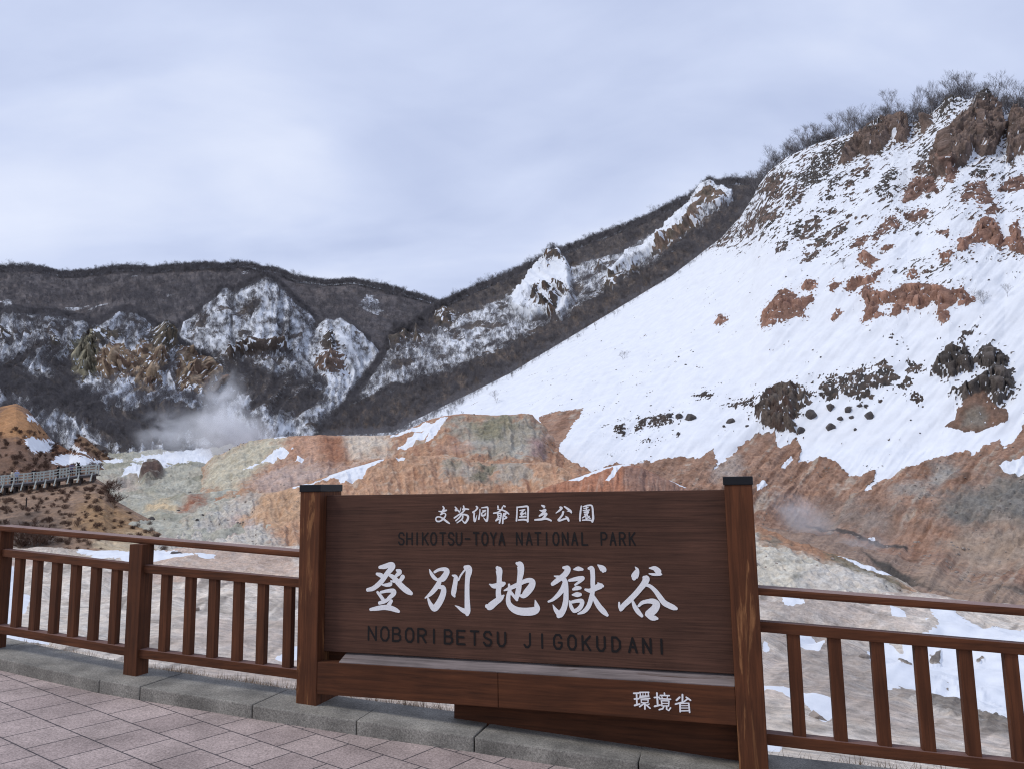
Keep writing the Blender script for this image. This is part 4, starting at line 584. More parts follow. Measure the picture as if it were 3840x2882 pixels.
# ------------------------------------------------------------------ pavement and kerb
SL = -.063
KF = [(-9.5, 9.3), (-6.5, 7.65), (-4.22, 6.44), (-3.16, 5.98), (-1.9, 5.57), (-.96, 5.29), (-.29, 5.11), (.91, 4.74), (2.0, 4.50), (3.6, 4.2), (6.5, 3.75)]
def kz(x): return .11 + SL * x
def pave():
    m, t, b, out = new_mat('pink_paver'); L = t.links.new
    g = N(t, 'ShaderNodeNewGeometry'); mp = N(t, 'ShaderNodeMapping', vector_type='POINT'); mp.inputs['Rotation'].default_value = (0, 0, math.radians(33.1)); mp.inputs['Location'].default_value = (.1, .265, 0); L(g.outputs['Position'], mp.inputs[0])
    br = N(t, 'ShaderNodeTexBrick', offset=.5, squash=1.0); br.inputs['Scale'].default_value = 1.0; br.inputs['Brick Width'].default_value = .302; br.inputs['Row Height'].default_value = .332; br.inputs['Mortar Size'].default_value = .0055; br.inputs['Mortar Smooth'].default_value = .25; br.inputs['Bias'].default_value = -.1
    br.inputs['Color1'].default_value = (*(srgb(178, 162, 156)), 1); br.inputs['Color2'].default_value = (*(srgb(166, 150, 145)), 1); br.inputs['Mortar'].default_value = (.085, .075, .078, 1); L(mp.outputs[0], br.inputs['Vector'])
    n = N(t, 'ShaderNodeTexNoise', i_Scale=75.0, i_Detail=3.0, i_Roughness=.85); L(g.outputs['Position'], n.inputs['Vector'])
    n2 = N(t, 'ShaderNodeTexNoise', i_Scale=2.3, i_Detail=5.0, i_Roughness=.65); L(g.outputs['Position'], n2.inputs['Vector'])
    r1 = N(t, 'ShaderNodeMapRange'); r1.inputs['From Min'].default_value = .3; r1.inputs['From Max'].default_value = .7; r1.inputs['To Min'].default_value = .5; r1.inputs['To Max'].default_value = 1.5; L(n.outputs[0], r1.inputs[0])
    r2 = N(t, 'ShaderNodeMapRange'); r2.inputs['From Min'].default_value = .3; r2.inputs['From Max'].default_value = .7; r2.inputs['To Min'].default_value = .66; r2.inputs['To Max'].default_value = 1.18; L(n2.outputs[0], r2.inputs[0])
    mu = N(t, 'ShaderNodeMath', operation='MULTIPLY'); L(r1.outputs[0], mu.inputs[0]); L(r2.outputs[0], mu.inputs[1])
    s_ = N(t, 'ShaderNodeVectorMath', operation='SCALE'); L(br.outputs['Color'], s_.inputs[0]); L(mu.outputs[0], s_.inputs['Scale']); L(s_.outputs[0], b.inputs['Base Color'])
    b.inputs['Roughness'].default_value = .85; b.inputs['Specular IOR Level'].default_value = .2
    inv = N(t, 'ShaderNodeMath', operation='MULTIPLY_ADD'); L(br.outputs['Fac'], inv.inputs[0]); inv.inputs[1].default_value = -1.0; L(n.outputs[0], inv.inputs[2])
    bp = N(t, 'ShaderNodeBump', i_Strength=.55, i_Distance=.004); L(inv.outputs[0], bp.inputs['Height']); L(bp.outputs[0], b.inputs['Normal'])
    bm = bmesh.new(); rows = []
    for x, y in KF: rows.append((bm.verts.new((x, y + .06, kz(x) - .095)), bm.verts.new((x, -14, kz(x) - .095))))
    for a, c in zip(rows[:-1], rows[1:]): bm.faces.new((a[1], c[1], c[0], a[0]))
    me = bpy.data.meshes.new('pavement'); bm.to_mesh(me); bm.free(); me.materials.append(m)
    o = bpy.data.objects.new('pavement', me); COL.objects.link(o); tag(o, kind='structure')
    # kerb of grey stone blocks with open joints
    km, t, b, out = new_mat('kerb_granite'); L = t.links.new
    g = N(t, 'ShaderNodeNewGeometry'); n = N(t, 'ShaderNodeTexNoise', i_Scale=85.0, i_Detail=4.0, i_Roughness=.85); L(g.outputs['Position'], n.inputs['Vector']); n2 = N(t, 'ShaderNodeTexNoise', i_Scale=3.5, i_Detail=5.0); L(g.outputs['Position'], n2.inputs['Vector'])
    rp = N(t, 'ShaderNodeValToRGB'); rp.color_ramp.elements[0].position = .32; rp.color_ramp.elements[0].color = (.088, .082, .070, 1); rp.color_ramp.elements[1].position = .72; rp.color_ramp.elements[1].color = (.41, .385, .335, 1); L(n.outputs[0], rp.inputs[0])
    r2 = N(t, 'ShaderNodeMapRange'); r2.inputs['From Min'].default_value = .32; r2.inputs['From Max'].default_value = .68; r2.inputs['To Min'].default_value = .55; r2.inputs['To Max'].default_value = 1.3; L(n2.outputs[0], r2.inputs[0])
    s_ = N(t, 'ShaderNodeVectorMath', operation='SCALE'); L(rp.outputs[0], s_.inputs[0]); L(r2.outputs[0], s_.inputs['Scale']); L(s_.outputs[0], b.inputs['Base Color']); b.inputs['Roughness'].default_value = .8
    bp = N(t, 'ShaderNodeBump', i_Strength=.7, i_Distance=.003); L(n.outputs[0], bp.inputs['Height']); L(bp.outputs[0], b.inputs['Normal'])
    cs = [-9.5, -7.6, -6.0, -4.6, -3.17, -2.80, -1.86, -1.08, -.28, .72, 1.45, 2.3, 3.3, 4.6, 6.5]
    kx, ky = [p[0] for p in KF], [p[1] for p in KF]; bl = []
    for a, c in zip(cs[:-1], cs[1:]):
        a += .004; c -= .004; ya, yc = np.interp(a, kx, ky), np.interp(c, kx, ky); n_ = max(1, int((c - a) / .7)); 
        dx, dy = c - a, yc - ya; l = math.hypot(dx, dy); nx, ny = -dy / l * .45, dx / l * .45
        j = random.uniform(-.003, .003)
        bl.append([(a, ya, kz(a) - .2), (c, yc, kz(c) - .2), (c + nx, yc + ny, kz(c) - .2), (a + nx, ya + ny, kz(a) - .2), (a, ya, kz(a) + j), (c, yc, kz(c) + j), (c + nx, yc + ny, kz(c) + j), (a + nx, ya + ny, kz(a) + j)])
    tag(boxes('kerb', bl, km, None, .009), kind='structure')
pave()

# ------------------------------------------------------------------ the sign
OX, OY, YAW = -1.421, 5.597, -.3068
CA, SA = math.cos(YAW), math.sin(YAW); W, PW, PD, DP = 2.86, .166, .307, .089
def on_board(fx, fy, v):
    """frame position (3840 px wide) -> (u, z) on the upright plane v behind the sign front"""
    r = rays(np.array([fx / K]), np.array([fy / K]))[0]
    n = np.array([-SA, CA, 0]); o = np.array([OX, OY, 0]) + n * v
    t = (o @ n) / (r @ n); p = r * t
    return (p[0] - OX) * CA + (p[1] - OY) * SA, p[2] + EYE
def spline(pts, k=7):
    p = np.array(pts, float)
    if len(p) < 3:
        t = np.linspace(0, 1, k + 1)[:, None]; return p[0] * (1 - t) + p[-1] * t
    q = np.vstack([2 * p[0] - p[1], p, 2 * p[-1] - p[-2]]); out = []
    for i in range(1, len(q) - 2):
        for t in np.linspace(0, 1, k, endpoint=False):
            a, b, c, d = q[i - 1], q[i], q[i + 1], q[i + 2]
            out.append(.5 * (2 * b + (c - a) * t + (2 * a - 5 * b + 4 * c - d) * t * t + (3 * b - a - 3 * c + d) * t ** 3))
    out.append(p[-1]); return np.array(out)
def strokes(name, items, mat, parent, v, lift=.0010, curve=True, cap=5):
    """items: strokes as lists of (u, z, width); painted on the plane v, each stroke a hair above the one before"""
    vs, fs = [], []
    for si, st in enumerate(items):
        p = spline(st) if curve else np.array([q for a, b in zip(st[:-1], st[1:]) for q in (a,)] + [st[-1]], float)
        d = np.gradient(p[:, :2], axis=0) if len(p) > 2 else np.repeat((p[1:, :2] - p[:1, :2]), 2, 0)
        d /= np.linalg.norm(d, axis=1)[:, None] + 1e-12; nn = np.stack([-d[:, 1], d[:, 0]], 1); w = np.maximum(p[:, 2:3], 1e-4) / 2
        Lp, Rp = p[:, :2] + nn * w, p[:, :2] - nn * w; y0 = v - lift - si * .00005; b0 = len(vs); m = len(p)
        for i in range(m):
            y = y0 - i * 2e-6; vs += [(Lp[i, 0], y, Lp[i, 1]), (Rp[i, 0], y, Rp[i, 1])]
        for i in range(m - 1): fs.append((b0 + 2 * i, b0 + 2 * i + 1, b0 + 2 * i + 3, b0 + 2 * i + 2))
        for end, sg in ((0, -1), (m - 1, 1)):
            c = p[end, :2]; r = w[end, 0]; base = math.atan2(d[end, 1] * sg, d[end, 0] * sg); y = y0 - end * 2e-6; idx = []
            for a in np.linspace(-math.pi / 2, math.pi / 2, cap + 2)[1:-1]:
                idx.append(len(vs)); vs.append((c[0] + r * math.cos(base + a), y, c[1] + r * math.sin(base + a)))
            l, rr = b0 + 2 * end, b0 + 2 * end + 1
            fs.append([rr] + idx + [l] if sg > 0 else [l] + idx + [rr])
    me = bpy.data.meshes.new(name); me.from_pydata(vs, [], fs); me.update(); me.materials.append(mat)
    o = bpy.data.objects.new(name, me); COL.objects.link(o); o.parent = parent; return o
def frame_strokes(ox, oy, s, sts, v):
    out = []
    for st in sts:
        q = []
        for x, y, w in st:
            fx, fy = ox + s * x, oy + s * y; u, z = on_board(fx, fy, v); u2, _ = on_board(fx + 1, fy, v); _, zz = on_board(fx, fy + 1, v)
            q.append((u, z, w * s * .5 * (abs(u2 - u) + abs(zz - z))))
        out.append(q)
    return out
LET = {'A': [[(0, 0), (.5, 1), (1, 0)], [(.2, .36), (.8, .36)]], 'B': [[(0, 0), (0, 1), (.65, 1), (.9, .86), (.9, .66), (.65, .53), (0, .53)], [(.65, .53), (1, .4), (1, .14), (.7, 0), (0, 0)]], 'D': [[(0, 0), (0, 1), (.55, 1), (1, .75), (1, .25), (.55, 0), (0, 0)]],
       'E': [[(1, 1), (0, 1), (0, 0), (1, 0)], [(0, .52), (.85, .52)]], 'G': [[(.98, .78), (.75, 1), (.28, 1), (0, .75), (0, .25), (.28, 0), (.75, 0), (1, .2), (1, .45), (.6, .45)]], 'H': [[(0, 0), (0, 1)], [(1, 0), (1, 1)], [(0, .5), (1, .5)]], 'I': [[(.5, 0), (.5, 1)]],
       'J': [[(.75, 1), (.75, .2), (.5, 0), (.2, 0), (0, .18)]], 'K': [[(0, 0), (0, 1)], [(1, 1), (0, .4)], [(.33, .58), (1, 0)]], 'L': [[(0, 1), (0, 0), (1, 0)]], 'N': [[(0, 0), (0, 1), (1, 0), (1, 1)]],
       'O': [[(.28, 0), (0, .25), (0, .75), (.28, 1), (.72, 1), (1, .75), (1, .25), (.72, 0), (.28, 0)]], 'P': [[(0, 0), (0, 1), (.7, 1), (1, .85), (1, .6), (.7, .45), (0, .45)]], 'R': [[(0, 0), (0, 1), (.7, 1), (1, .85), (1, .64), (.7, .5), (0, .5)], [(.5, .5), (1, 0)]],
       'S': [[(.98, .8), (.75, 1), (.25, 1), (.02, .8), (.1, .6), (.9, .4), (.98, .2), (.75, 0), (.25, 0), (0, .2)]], 'T': [[(0, 1), (1, 1)], [(.5, 1), (.5, 0)]], 'U': [[(0, 1), (0, .25), (.28, 0), (.72, 0), (1, .25), (1, 1)]], 'Y': [[(0, 1), (.5, .48), (1, 1)], [(.5, .48), (.5, 0)]], '-': [[(.1, .5), (.9, .5)]]}
def latin(ox, oy, s, row, hw, top, bot, wid, v):
    """row: (letter, centre x); top/bot give the cap line and base line at the row's two ends"""
    out = []; x0, x1 = row[0][1], row[-1][1]
    for ch, cx in row:
        t = (cx - x0) / (x1 - x0); yt, yb = top[0] + t * (top[1] - top[0]), bot[0] + t * (bot[1] - bot[0])
        ul, zt = on_board(ox + s * (cx - hw), oy + s * yt, v); ur, _ = on_board(ox + s * (cx + hw), oy + s * yt, v); _, zb = on_board(ox + s * cx, oy + s * yb, v)
        for st in LET[ch]:
            pts = [(ul + (ur - ul) * a, zb + (zt - zb) * b_) for a, b_ in st]
            for a, b_ in zip(pts[:-1], pts[1:]): out.append([(*a, wid), (*b_, wid)])
    return out
BIG1 = [[(310, 215, 55), (400, 200, 85), (510, 165, 85), (540, 205, 100), (440, 330, 88), (330, 480, 88), (200, 590, 80), (90, 622, 60)], [(260, 335, 50), (330, 360, 80), (385, 400, 60)], [(480, 350, 50), (560, 400, 82), (640, 490, 100), (740, 590, 105), (820, 650, 100), (875, 685, 66)], [(620, 270, 46), (668, 300, 88), (600, 372, 52)], [(722, 390, 84), (690, 440, 68), (640, 470, 60)], [(335, 527, 16), (430, 535, 60), (500, 520, 70), (515, 505, 44)], [(510, 462, 26), (575, 475, 44)],
        [(270, 665, 46), (330, 740, 62), (370, 800, 66)], [(330, 665, 46), (450, 640, 58), (555, 640, 78), (560, 690, 84), (470, 775, 66)], [(305, 858, 58), (400, 828, 66), (490, 775, 56)], [(520, 822, 58), (470, 900, 76), (450, 935, 60)], [(145, 975, 50), (250, 958, 74), (380, 938, 86), (500, 950, 90), (600, 985, 76), (650, 1010, 50)]]
BIG2 = [[(1207, 255, 20), (1240, 330, 58), (1290, 400, 66), (1345, 440, 50)], [(1300, 300, 46), (1380, 258, 52), (1480, 252, 72), (1525, 285, 92), (1490, 360, 108), (1440, 420, 108), (1380, 440, 60)], [(1390, 430, 60), (1375, 500, 88), (1310, 600, 88), (1220, 700, 68), (1130, 768, 24)], [(1380, 575, 56), (1450, 582, 86), (1460, 660, 104), (1420, 780, 114), (1350, 900, 118), (1290, 955, 108), (1230, 890, 78), (1190, 800, 46), (1178, 765, 24)],
        [(1620, 360, 24), (1680, 392, 78), (1670, 500, 86), (1650, 620, 95), (1640, 690, 88), (1657, 738, 40)], [(1728, 445, 34), (1770, 360, 32), (1830, 280, 32), (1865, 238, 34)], [(1850, 215, 66), (1910, 235, 118), (1915, 300, 118), (1895, 400, 92), (1885, 550, 88), (1885, 750, 93), (1890, 900, 104), (1893, 1000, 108), (1888, 1055, 76)], [(1890, 1020, 106), (1800, 985, 76), (1720, 932, 40), (1668, 905, 10)]]
BIG3 = [[(350, 192, 56), (375, 230, 106), (380, 330, 82), (377, 450, 84), (365, 560, 82), (372, 640, 92)], [(228, 442, 14), (290, 470, 68), (370, 460, 80), (430, 440, 78), (455, 430, 50)], [(190, 780, 62), (232, 786, 106), (310, 725, 98), (400, 660, 78), (448, 615, 26)], [(455, 540, 20), (540, 505, 56), (640, 460, 66), (740, 410, 66), (830, 382, 70), (890, 405, 88), (870, 480, 106), (800, 570, 106), (750, 620, 76), (705, 620, 40)], [(650, 122, 44), (700, 150, 106), (710, 250, 102), (690, 380, 82), (680, 500, 82), (660, 600, 78), (652, 688, 22)], [(530, 450, 36), (540, 540, 58), (520, 620, 66), (520, 720, 78), (570, 800, 98), (660, 850, 112), (780, 865, 118), (900, 855, 118), (958, 820, 98), (950, 760, 66), (930, 688, 14)], [(560, 570, 46), (600, 620, 46), (650, 680, 46)],
        [(1365, 188, 40), (1432, 202, 86), (1400, 280, 88), (1330, 340, 78), (1250, 400, 72), (1197, 440, 56)], [(1225, 318, 18), (1310, 340, 58), (1380, 380, 78), (1402, 460, 74), (1405, 580, 78), (1400, 700, 84), (1370, 820, 88), (1320, 900, 98), (1290, 930, 66)], [(1300, 905, 86), (1240, 830, 56), (1203, 758, 10)], [(1380, 420, 56), (1350, 520, 78), (1280, 610, 66), (1200, 680, 46), (1135, 710, 30)], [(1528, 215, 24), (1590, 205, 68), (1655, 215, 40)], [(1455, 385, 40), (1560, 362, 64), (1665, 345, 54), (1630, 390, 46), (1545, 452, 30)], [(1515, 522, 36), (1570, 502, 66), (1622, 500, 46)], [(1505, 605, 26), (1570, 602, 74), (1622, 600, 54)], [(1462, 705, 30), (1480, 780, 56), (1520, 850, 54), (1560, 860, 40)], [(1500, 715, 46), (1580, 698, 54), (1650, 702, 66), (1640, 770, 66), (1590, 830, 66), (1530, 850, 46)],
        [(1755, 200, 40), (1800, 202, 76), (1815, 300, 72), (1815, 420, 72), (1815, 540, 68), (1790, 660, 72), (1750, 780, 70), (1680, 860, 60), (1590, 898, 22)], [(1703, 525, 36), (1780, 540, 66), (1880, 490, 86), (1945, 468, 78), (1968, 470, 44)], [(1895, 425, 24), (1930, 455, 60)], [(1810, 600, 36), (1850, 680, 68), (1910, 780, 86), (1980, 860, 86), (2035, 915, 50)], [(1895, 148, 20), (1950, 190, 86), (1982, 222, 92), (1975, 240, 50)]]
BIG4 = [[(905, 275, 16), (955, 340, 84), (932, 430, 150), (890, 510, 165), (878, 550, 100)], [(1250, 305, 34), (1370, 310, 110), (1450, 375, 150), (1490, 430, 120), (1535, 455, 40)], [(1240, 438, 26), (1340, 455, 62), (1500, 462, 50)], [(1130, 535, 100), (1172, 560, 165), (1130, 660, 150), (1030, 790, 132), (900, 940, 128), (760, 1080, 128), (640, 1190, 118), (570, 1275, 110)], [(525, 1130, 44), (530, 1220, 62), (560, 1310, 62)], [(1160, 700, 76), (1270, 740, 88), (1390, 850, 108), (1500, 1000, 128), (1600, 1130, 138), (1720, 1200, 138), (1830, 1250, 126), (1885, 1270, 84)], [(850, 1105, 64), (900, 1230, 106), (980, 1350, 116), (1065, 1445, 78)], [(990, 1210, 58), (1080, 1130, 86), (1200, 1100, 96), (1330, 1100, 136), (1420, 1165, 165), (1380, 1270, 185), (1300, 1350, 190), (1230, 1395, 170)], [(1170, 1420, 60), (1290, 1490, 116), (1380, 1500, 116), (1432, 1510, 66)]]
SM1 = [[(285, 115, 30), (310, 170, 48), (270, 250, 48), (245, 315, 42)], [(175, 238, 18), (260, 250, 44), (370, 215, 44)], [(225, 325, 36), (310, 290, 32), (352, 315, 34), (345, 370, 38), (290, 440, 44), (200, 500, 38), (120, 490, 38), (103, 420, 34), (150, 385, 34), (230, 395, 34), (310, 450, 48), (390, 510, 50), (455, 555, 30)],
       [(600, 130, 28), (640, 180, 48), (608, 215, 46), (680, 220, 38), (715, 262, 28), (752, 150, 16)], [(820, 105, 38), (828, 165, 42), (795, 200, 36)], [(800, 185, 36), (870, 180, 42), (950, 190, 34)], [(860, 190, 38), (800, 262, 38), (700, 330, 38), (580, 412, 40)], [(690, 330, 38), (780, 318, 38), (900, 340, 48), (938, 385, 55), (920, 460, 58), (858, 540, 46), (790, 480, 26)], [(760, 340, 38), (700, 410, 38), (620, 482, 38)], [(800, 360, 42), (780, 440, 42), (650, 540, 26)],
       [(1150, 115, 36), (1180, 150, 48), (1130, 220, 38), (1060, 265, 38), (1098, 290, 42), (1090, 370, 44), (1110, 500, 54), (1150, 400, 22), (1168, 335, 10)], [(1245, 190, 28), (1240, 300, 34), (1215, 442, 44)], [(1288, 150, 26), (1400, 138, 38), (1445, 150, 44), (1447, 300, 44), (1440, 420, 48), (1415, 490, 54), (1335, 405, 14)], [(1310, 232, 28), (1395, 220, 32), (1305, 282, 28)], [(1290, 290, 36), (1300, 352, 46), (1370, 340, 46), (1390, 290, 36)],
       [(1710, 105, 36), (1715, 152, 46)], [(1855, 98, 36), (1892, 116, 46)], [(1830, 130, 36), (1800, 200, 38), (1700, 270, 38), (1600, 290, 36)], [(1705, 190, 26), (1830, 210, 38), (1930, 260, 48), (1995, 312, 30)], [(1700, 300, 28), (1718, 400, 38), (1660, 482, 42)], [(1700, 310, 32), (1790, 298, 36), (1780, 420, 38), (1750, 540, 46)], [(1735, 352, 20), (1790, 345, 20)], [(1735, 400, 20), (1790, 392, 20)], [(1655, 482, 30), (1780, 430, 32)], [(1860, 300, 32), (1845, 400, 38), (1835, 550, 42)], [(1860, 310, 32), (1920, 300, 38), (1880, 360, 32), (1938, 400, 42), (1868, 442, 30)]]
SM2 = [[(135, 130, 34), (130, 300, 38), (118, 485, 44)], [(160, 135, 34), (300, 120, 44), (400, 115, 48), (420, 180, 48), (416, 350, 48), (410, 505, 52)], [(170, 467, 38), (300, 455, 44), (392, 470, 48)], [(205, 220, 28), (332, 200, 38)], [(300, 212, 44), (230, 318, 50), (330, 292, 36)], [(250, 330, 40), (262, 380, 40)], [(205, 386, 38), (362, 375, 42)], [(355, 258, 26), (362, 322, 26)], [(775, 90, 36), (832, 120, 66), (832, 155, 24)], [(720, 213, 20), (780, 230, 48), (870, 205, 58), (820, 270, 58), (715, 362, 46)], [(730, 352, 46), (820, 310, 58), (892, 310, 66), (850, 370, 58), (805, 425, 60)], [(600, 462, 42), (750, 450, 58), (860, 430, 58), (950, 450, 52), (1015, 482, 44)],
       [(1255, 140, 56), (1290, 160, 58), (1230, 220, 48), (1145, 286, 24)], [(1362, 118, 36), (1450, 180, 58), (1520, 240, 66), (1542, 278, 36)], [(1500, 242, 30), (1430, 235, 14)], [(1330, 258, 56), (1310, 330, 52), (1250, 410, 48), (1208, 462, 56), (1240, 482, 46), (1330, 450, 48), (1425, 420, 46)], [(1393, 368, 20), (1440, 420, 66), (1472, 485, 50)], [(1800, 108, 36), (1780, 250, 48), (1765, 400, 48), (1766, 484, 44)], [(1848, 122, 32), (1960, 90, 42), (2060, 90, 42), (2090, 160, 48), (2100, 300, 52), (2105, 420, 62), (2085, 505, 56)], [(1828, 470, 32), (1960, 465, 38), (2080, 480, 38)], [(1865, 172, 26), (1972, 140, 32)], [(1930, 125, 28), (1930, 205, 36)], [(1848, 222, 28), (2005, 205, 32)], [(1880, 270, 44), (1980, 252, 46), (1950, 300, 38), (1885, 322, 36)], [(1960, 300, 36), (1900, 360, 36), (1825, 412, 26)], [(1950, 330, 36), (1990, 400, 36), (2035, 422, 26)], [(1920, 350, 26), (1930, 432, 36), (2015, 368, 24)]]
MIN = [[(215, 222, 50), (372, 215, 50)], [(305, 230, 50), (315, 580, 50)], [(238, 396, 50), (372, 385, 50)], [(245, 595, 55), (402, 548, 50)], [(400, 192, 42), (682, 190, 42)], [(418, 200, 38), (420, 312, 38)], [(665, 200, 38), (668, 308, 38)], [(405, 312, 42), (684, 305, 42)], [(500, 200, 24), (500, 300, 24)], [(580, 200, 24), (580, 300, 24)], [(398, 356, 42), (712, 378, 42)], [(440, 415, 34), (668, 422, 34)], [(450, 420, 36), (452, 510, 36)], [(660, 425, 36), (655, 505, 36)], [(450, 508, 34), (655, 508, 34)], [(560, 515, 52), (562, 705, 52)], [(520, 545, 44), (400, 632, 46)], [(580, 560, 46), (722, 682, 46)], [(692, 548, 34), (620, 595, 34)],
       [(930, 212, 56), (955, 585, 56)], [(848, 350, 46), (1012, 340, 46)], [(858, 622, 56), (1035, 580, 46)], [(1160, 212, 46), (1166, 275, 46)], [(1028, 284, 44), (1312, 292, 44)], [(1075, 295, 34), (1095, 372, 34)], [(1262, 300, 34), (1240, 382, 34)], [(1008, 386, 44), (1352, 402, 46)], [(1060, 446, 38), (1305, 452, 38)], [(1072, 450, 42), (1085, 605, 42)], [(1300, 455, 42), (1290, 612, 42)], [(1080, 530, 32), (1290, 530, 32)], [(1080, 606, 36), (1290, 606, 36)], [(1145, 620, 46), (1108, 695, 46), (1000, 722, 46)], [(1230, 620, 52), (1230, 710, 52), (1292, 750, 48), (1352, 665, 44)],
       [(1715, 262, 58), (1715, 480, 52)], [(1632, 340, 56), (1530, 432, 56)], [(1830, 340, 50), (1962, 432, 54)], [(1862, 400, 44), (1752, 482, 44), (1500, 552, 50)], [(1640, 532, 38), (1915, 522, 38)], [(1640, 535, 50), (1646, 785, 50)], [(1908, 528, 50), (1935, 805, 50)], [(1660, 600, 28), (1915, 597, 28)], [(1660, 670, 28), (1918, 670, 28)], [(1650, 758, 38), (1925, 752, 38)]]
def sign():
    root = tag(empty('park_sign', (OX, OY, 0), YAW), 'broad dark brown wooden sign board with white brush lettering between two capped posts', 'sign')
    wp = wood('stained_post', STAIN, BARE, 'z', .15); wb = wood('stained_plank', STAIN * .82, BARE * .7, 'x', -.02); wpan = wood('stained_panel', PANEL, np.array([.13, .065, .045]), 'x', .02, 1.0, fine=2.2)
    wg = wood('weathered_ledge', np.array([.185, .155, .15]), np.array([.08, .052, .042]), 'x', .16, .9); capm = simple('black_cap_metal', np.array([.006, .006, .008]), .35, .2, 30, .0006)
    white = simple('white_sign_paint', np.array([.80, .80, .81]), .6, .05, 60); black = simple('black_sign_paint', np.array([.007, .005, .005]), .7, .1, 60)
    wp2 = wood('worn_post', STAIN, BARE * 1.1, 'z', .165)
    for u0, zb in ((-PW, .10), (W, -.12)):
        p = boxes('post', [(u0, u0 + PW, 0, PD, zb, 1.70)], wp2 if u0 > 0 else wp, root, .006)
        boxes('cap', [(u0 - .006, u0 + PW + .006, -.006, PD + .006, 1.699, 1.752)], capm, p, .005)
        if u0 > 0: p['label'] = 'right hand post worn to bare orange wood in long streaks'
    pan = boxes('panel', [(0.001, W - .001, DP, DP + .05, .556, 1.671)], wpan, root, .004)
    uj = on_board(1868, 2620, .004)[0]; boxes('base_plank', [(.001, uj - .0015, .004, .085, .280, .500)], wb, root, .005); pl = boxes('base_plank', [(uj + .0015, W - .001, .004, .085, .280, .500)], wb, root, .005)
    boxes('ledge', [[(.17, .012, .499), (W - .001, .012, .499), (W - .001, .15, .500), (.17, .15, .500), (.17, .012, .506), (W - .001, .012, .506), (W - .001, .15, .562), (.17, .15, .562)]], wg, root, .002)
    boxes('back_rail', [(.001, W - .001, .16, .24, .40, .585)], wb, root, .004)
    boxes('lower_board', [[(.98, .17, -.05), (W - .001, .17, -.12), (W - .001, .23, -.12), (.98, .23, -.05), (.98, .17, .262), (W - .001, .17, .262), (W - .001, .23, .262), (.98, .23, .262)]], wb, root, .004)
    big = frame_strokes(1360, 2080, .20796, BIG1, DP) + frame_strokes(1360, 2080, .20796, BIG2, DP) + frame_strokes(1780, 2080, .24412, BIG3, DP) + frame_strokes(2240, 2080, .15661, BIG4, DP)
    strokes('brush_lettering', big, white, pan, DP)
    strokes('brush_lettering', frame_strokes(1620, 1880, .14467, SM1, DP) + frame_strokes(1920, 1880, .14467, SM2, DP), white, pan, DP)
    r1 = list(zip('SHIKOTSU-TOYANATIONALPARK', [145, 212, 275, 343, 412, 487, 557, 622, 693, 765, 837, 908, 977, 1122, 1203, 1276, 1348, 1425, 1502, 1580, 1664, 1823, 1897, 1975, 2057]))
    r2 = list(zip('NOBORIBETSUJIGOKUDANI', [104, 191, 272, 362, 447, 530, 630, 717, 811, 901, 997, 1180, 1277, 1385, 1483, 1582, 1683, 1787, 1902, 2000, 2101]))
    def word(row, i0, i1, *a):
        full = latin(*a); n = [sum(len(st) - 1 for st in LET[ch]) for ch, _ in row]; k0 = sum(n[:i0]); strokes('engraved_word', full[k0:k0 + sum(n[i0:i1])], black, pan, DP, curve=False, cap=3)
    for i0, i1 in ((0, 13), (13, 21), (21, 25)): word(r1, i0, i1, 1440, 1960, .45208, r1, 22, (80, 78), (176, 180), .0115, DP)
    for i0, i1 in ((0, 11), (11, 21)): word(r2, i0, i1, 1340, 2320, .54250, r2, 26, (50, 138), (142, 236), .0145, DP)
    strokes('ministry_lettering', frame_strokes(2350, 2570, .12206, MIN, .004), white, pl, .004, curve=False, cap=2)
sign()

# ------------------------------------------------------------------ brown timber railings
def railing(label, pts, posts, bal, extra):
    """pts: foot line (x, y, ground z) in plan; posts: distances along; bal: distances of the balusters"""
    P = np.array(pts, float); seg = np.linalg.norm(np.diff(P[:, :2], axis=0), axis=1); cum = np.concatenate([[0], np.cumsum(seg)])
    at = lambda d: np.array([np.interp(d, cum, P[:, k]) for k in range(3)])
    o0 = at(0); root = tag(empty('timber_railing', tuple(o0)), label, 'railing', )
    d = P[-1] - P[0]; rz = math.atan2(d[1], d[0]); root.rotation_euler = (0, 0, rz); c, s = math.cos(-rz), math.sin(-rz)
    loc = lambda q: np.array([c * (q[0] - o0[0]) - s * (q[1] - o0[1]), s * (q[0] - o0[0]) + c * (q[1] - o0[1]), q[2] - o0[2]])
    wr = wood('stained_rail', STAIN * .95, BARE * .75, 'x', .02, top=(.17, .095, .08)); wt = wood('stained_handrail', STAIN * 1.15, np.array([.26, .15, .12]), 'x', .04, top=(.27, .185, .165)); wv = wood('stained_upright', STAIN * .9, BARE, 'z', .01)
    for a, b in zip(extra['rails'][:-1], extra['rails'][1:]):
        qa, qb = loc(at(a)), loc(at(b)); up = lambda q, h: (q[0], q[1], q[2] + h)
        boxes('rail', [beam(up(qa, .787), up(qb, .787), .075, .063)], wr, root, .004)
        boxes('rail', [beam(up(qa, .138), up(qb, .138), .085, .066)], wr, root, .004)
    qa, qb = loc(at(extra['rails'][0])), loc(at(extra['rails'][-1]))
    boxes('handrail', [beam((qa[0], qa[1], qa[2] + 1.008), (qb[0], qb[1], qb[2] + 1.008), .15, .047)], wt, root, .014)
    for dd in posts:
        q = loc(at(dd)); boxes('post', [(q[0] - .066, q[0] + .066, q[1] - .062, q[1] + .062, q[2] - .12, q[2] + 1.008)], wv, root, .005)
    for dd in bal:
        q = loc(at(dd)); boxes('baluster', [(q[0] - .036, q[0] + .036, q[1] - .026, q[1] + .026, q[2] + .198, q[2] + .792)], wv, root, .004)
    return root
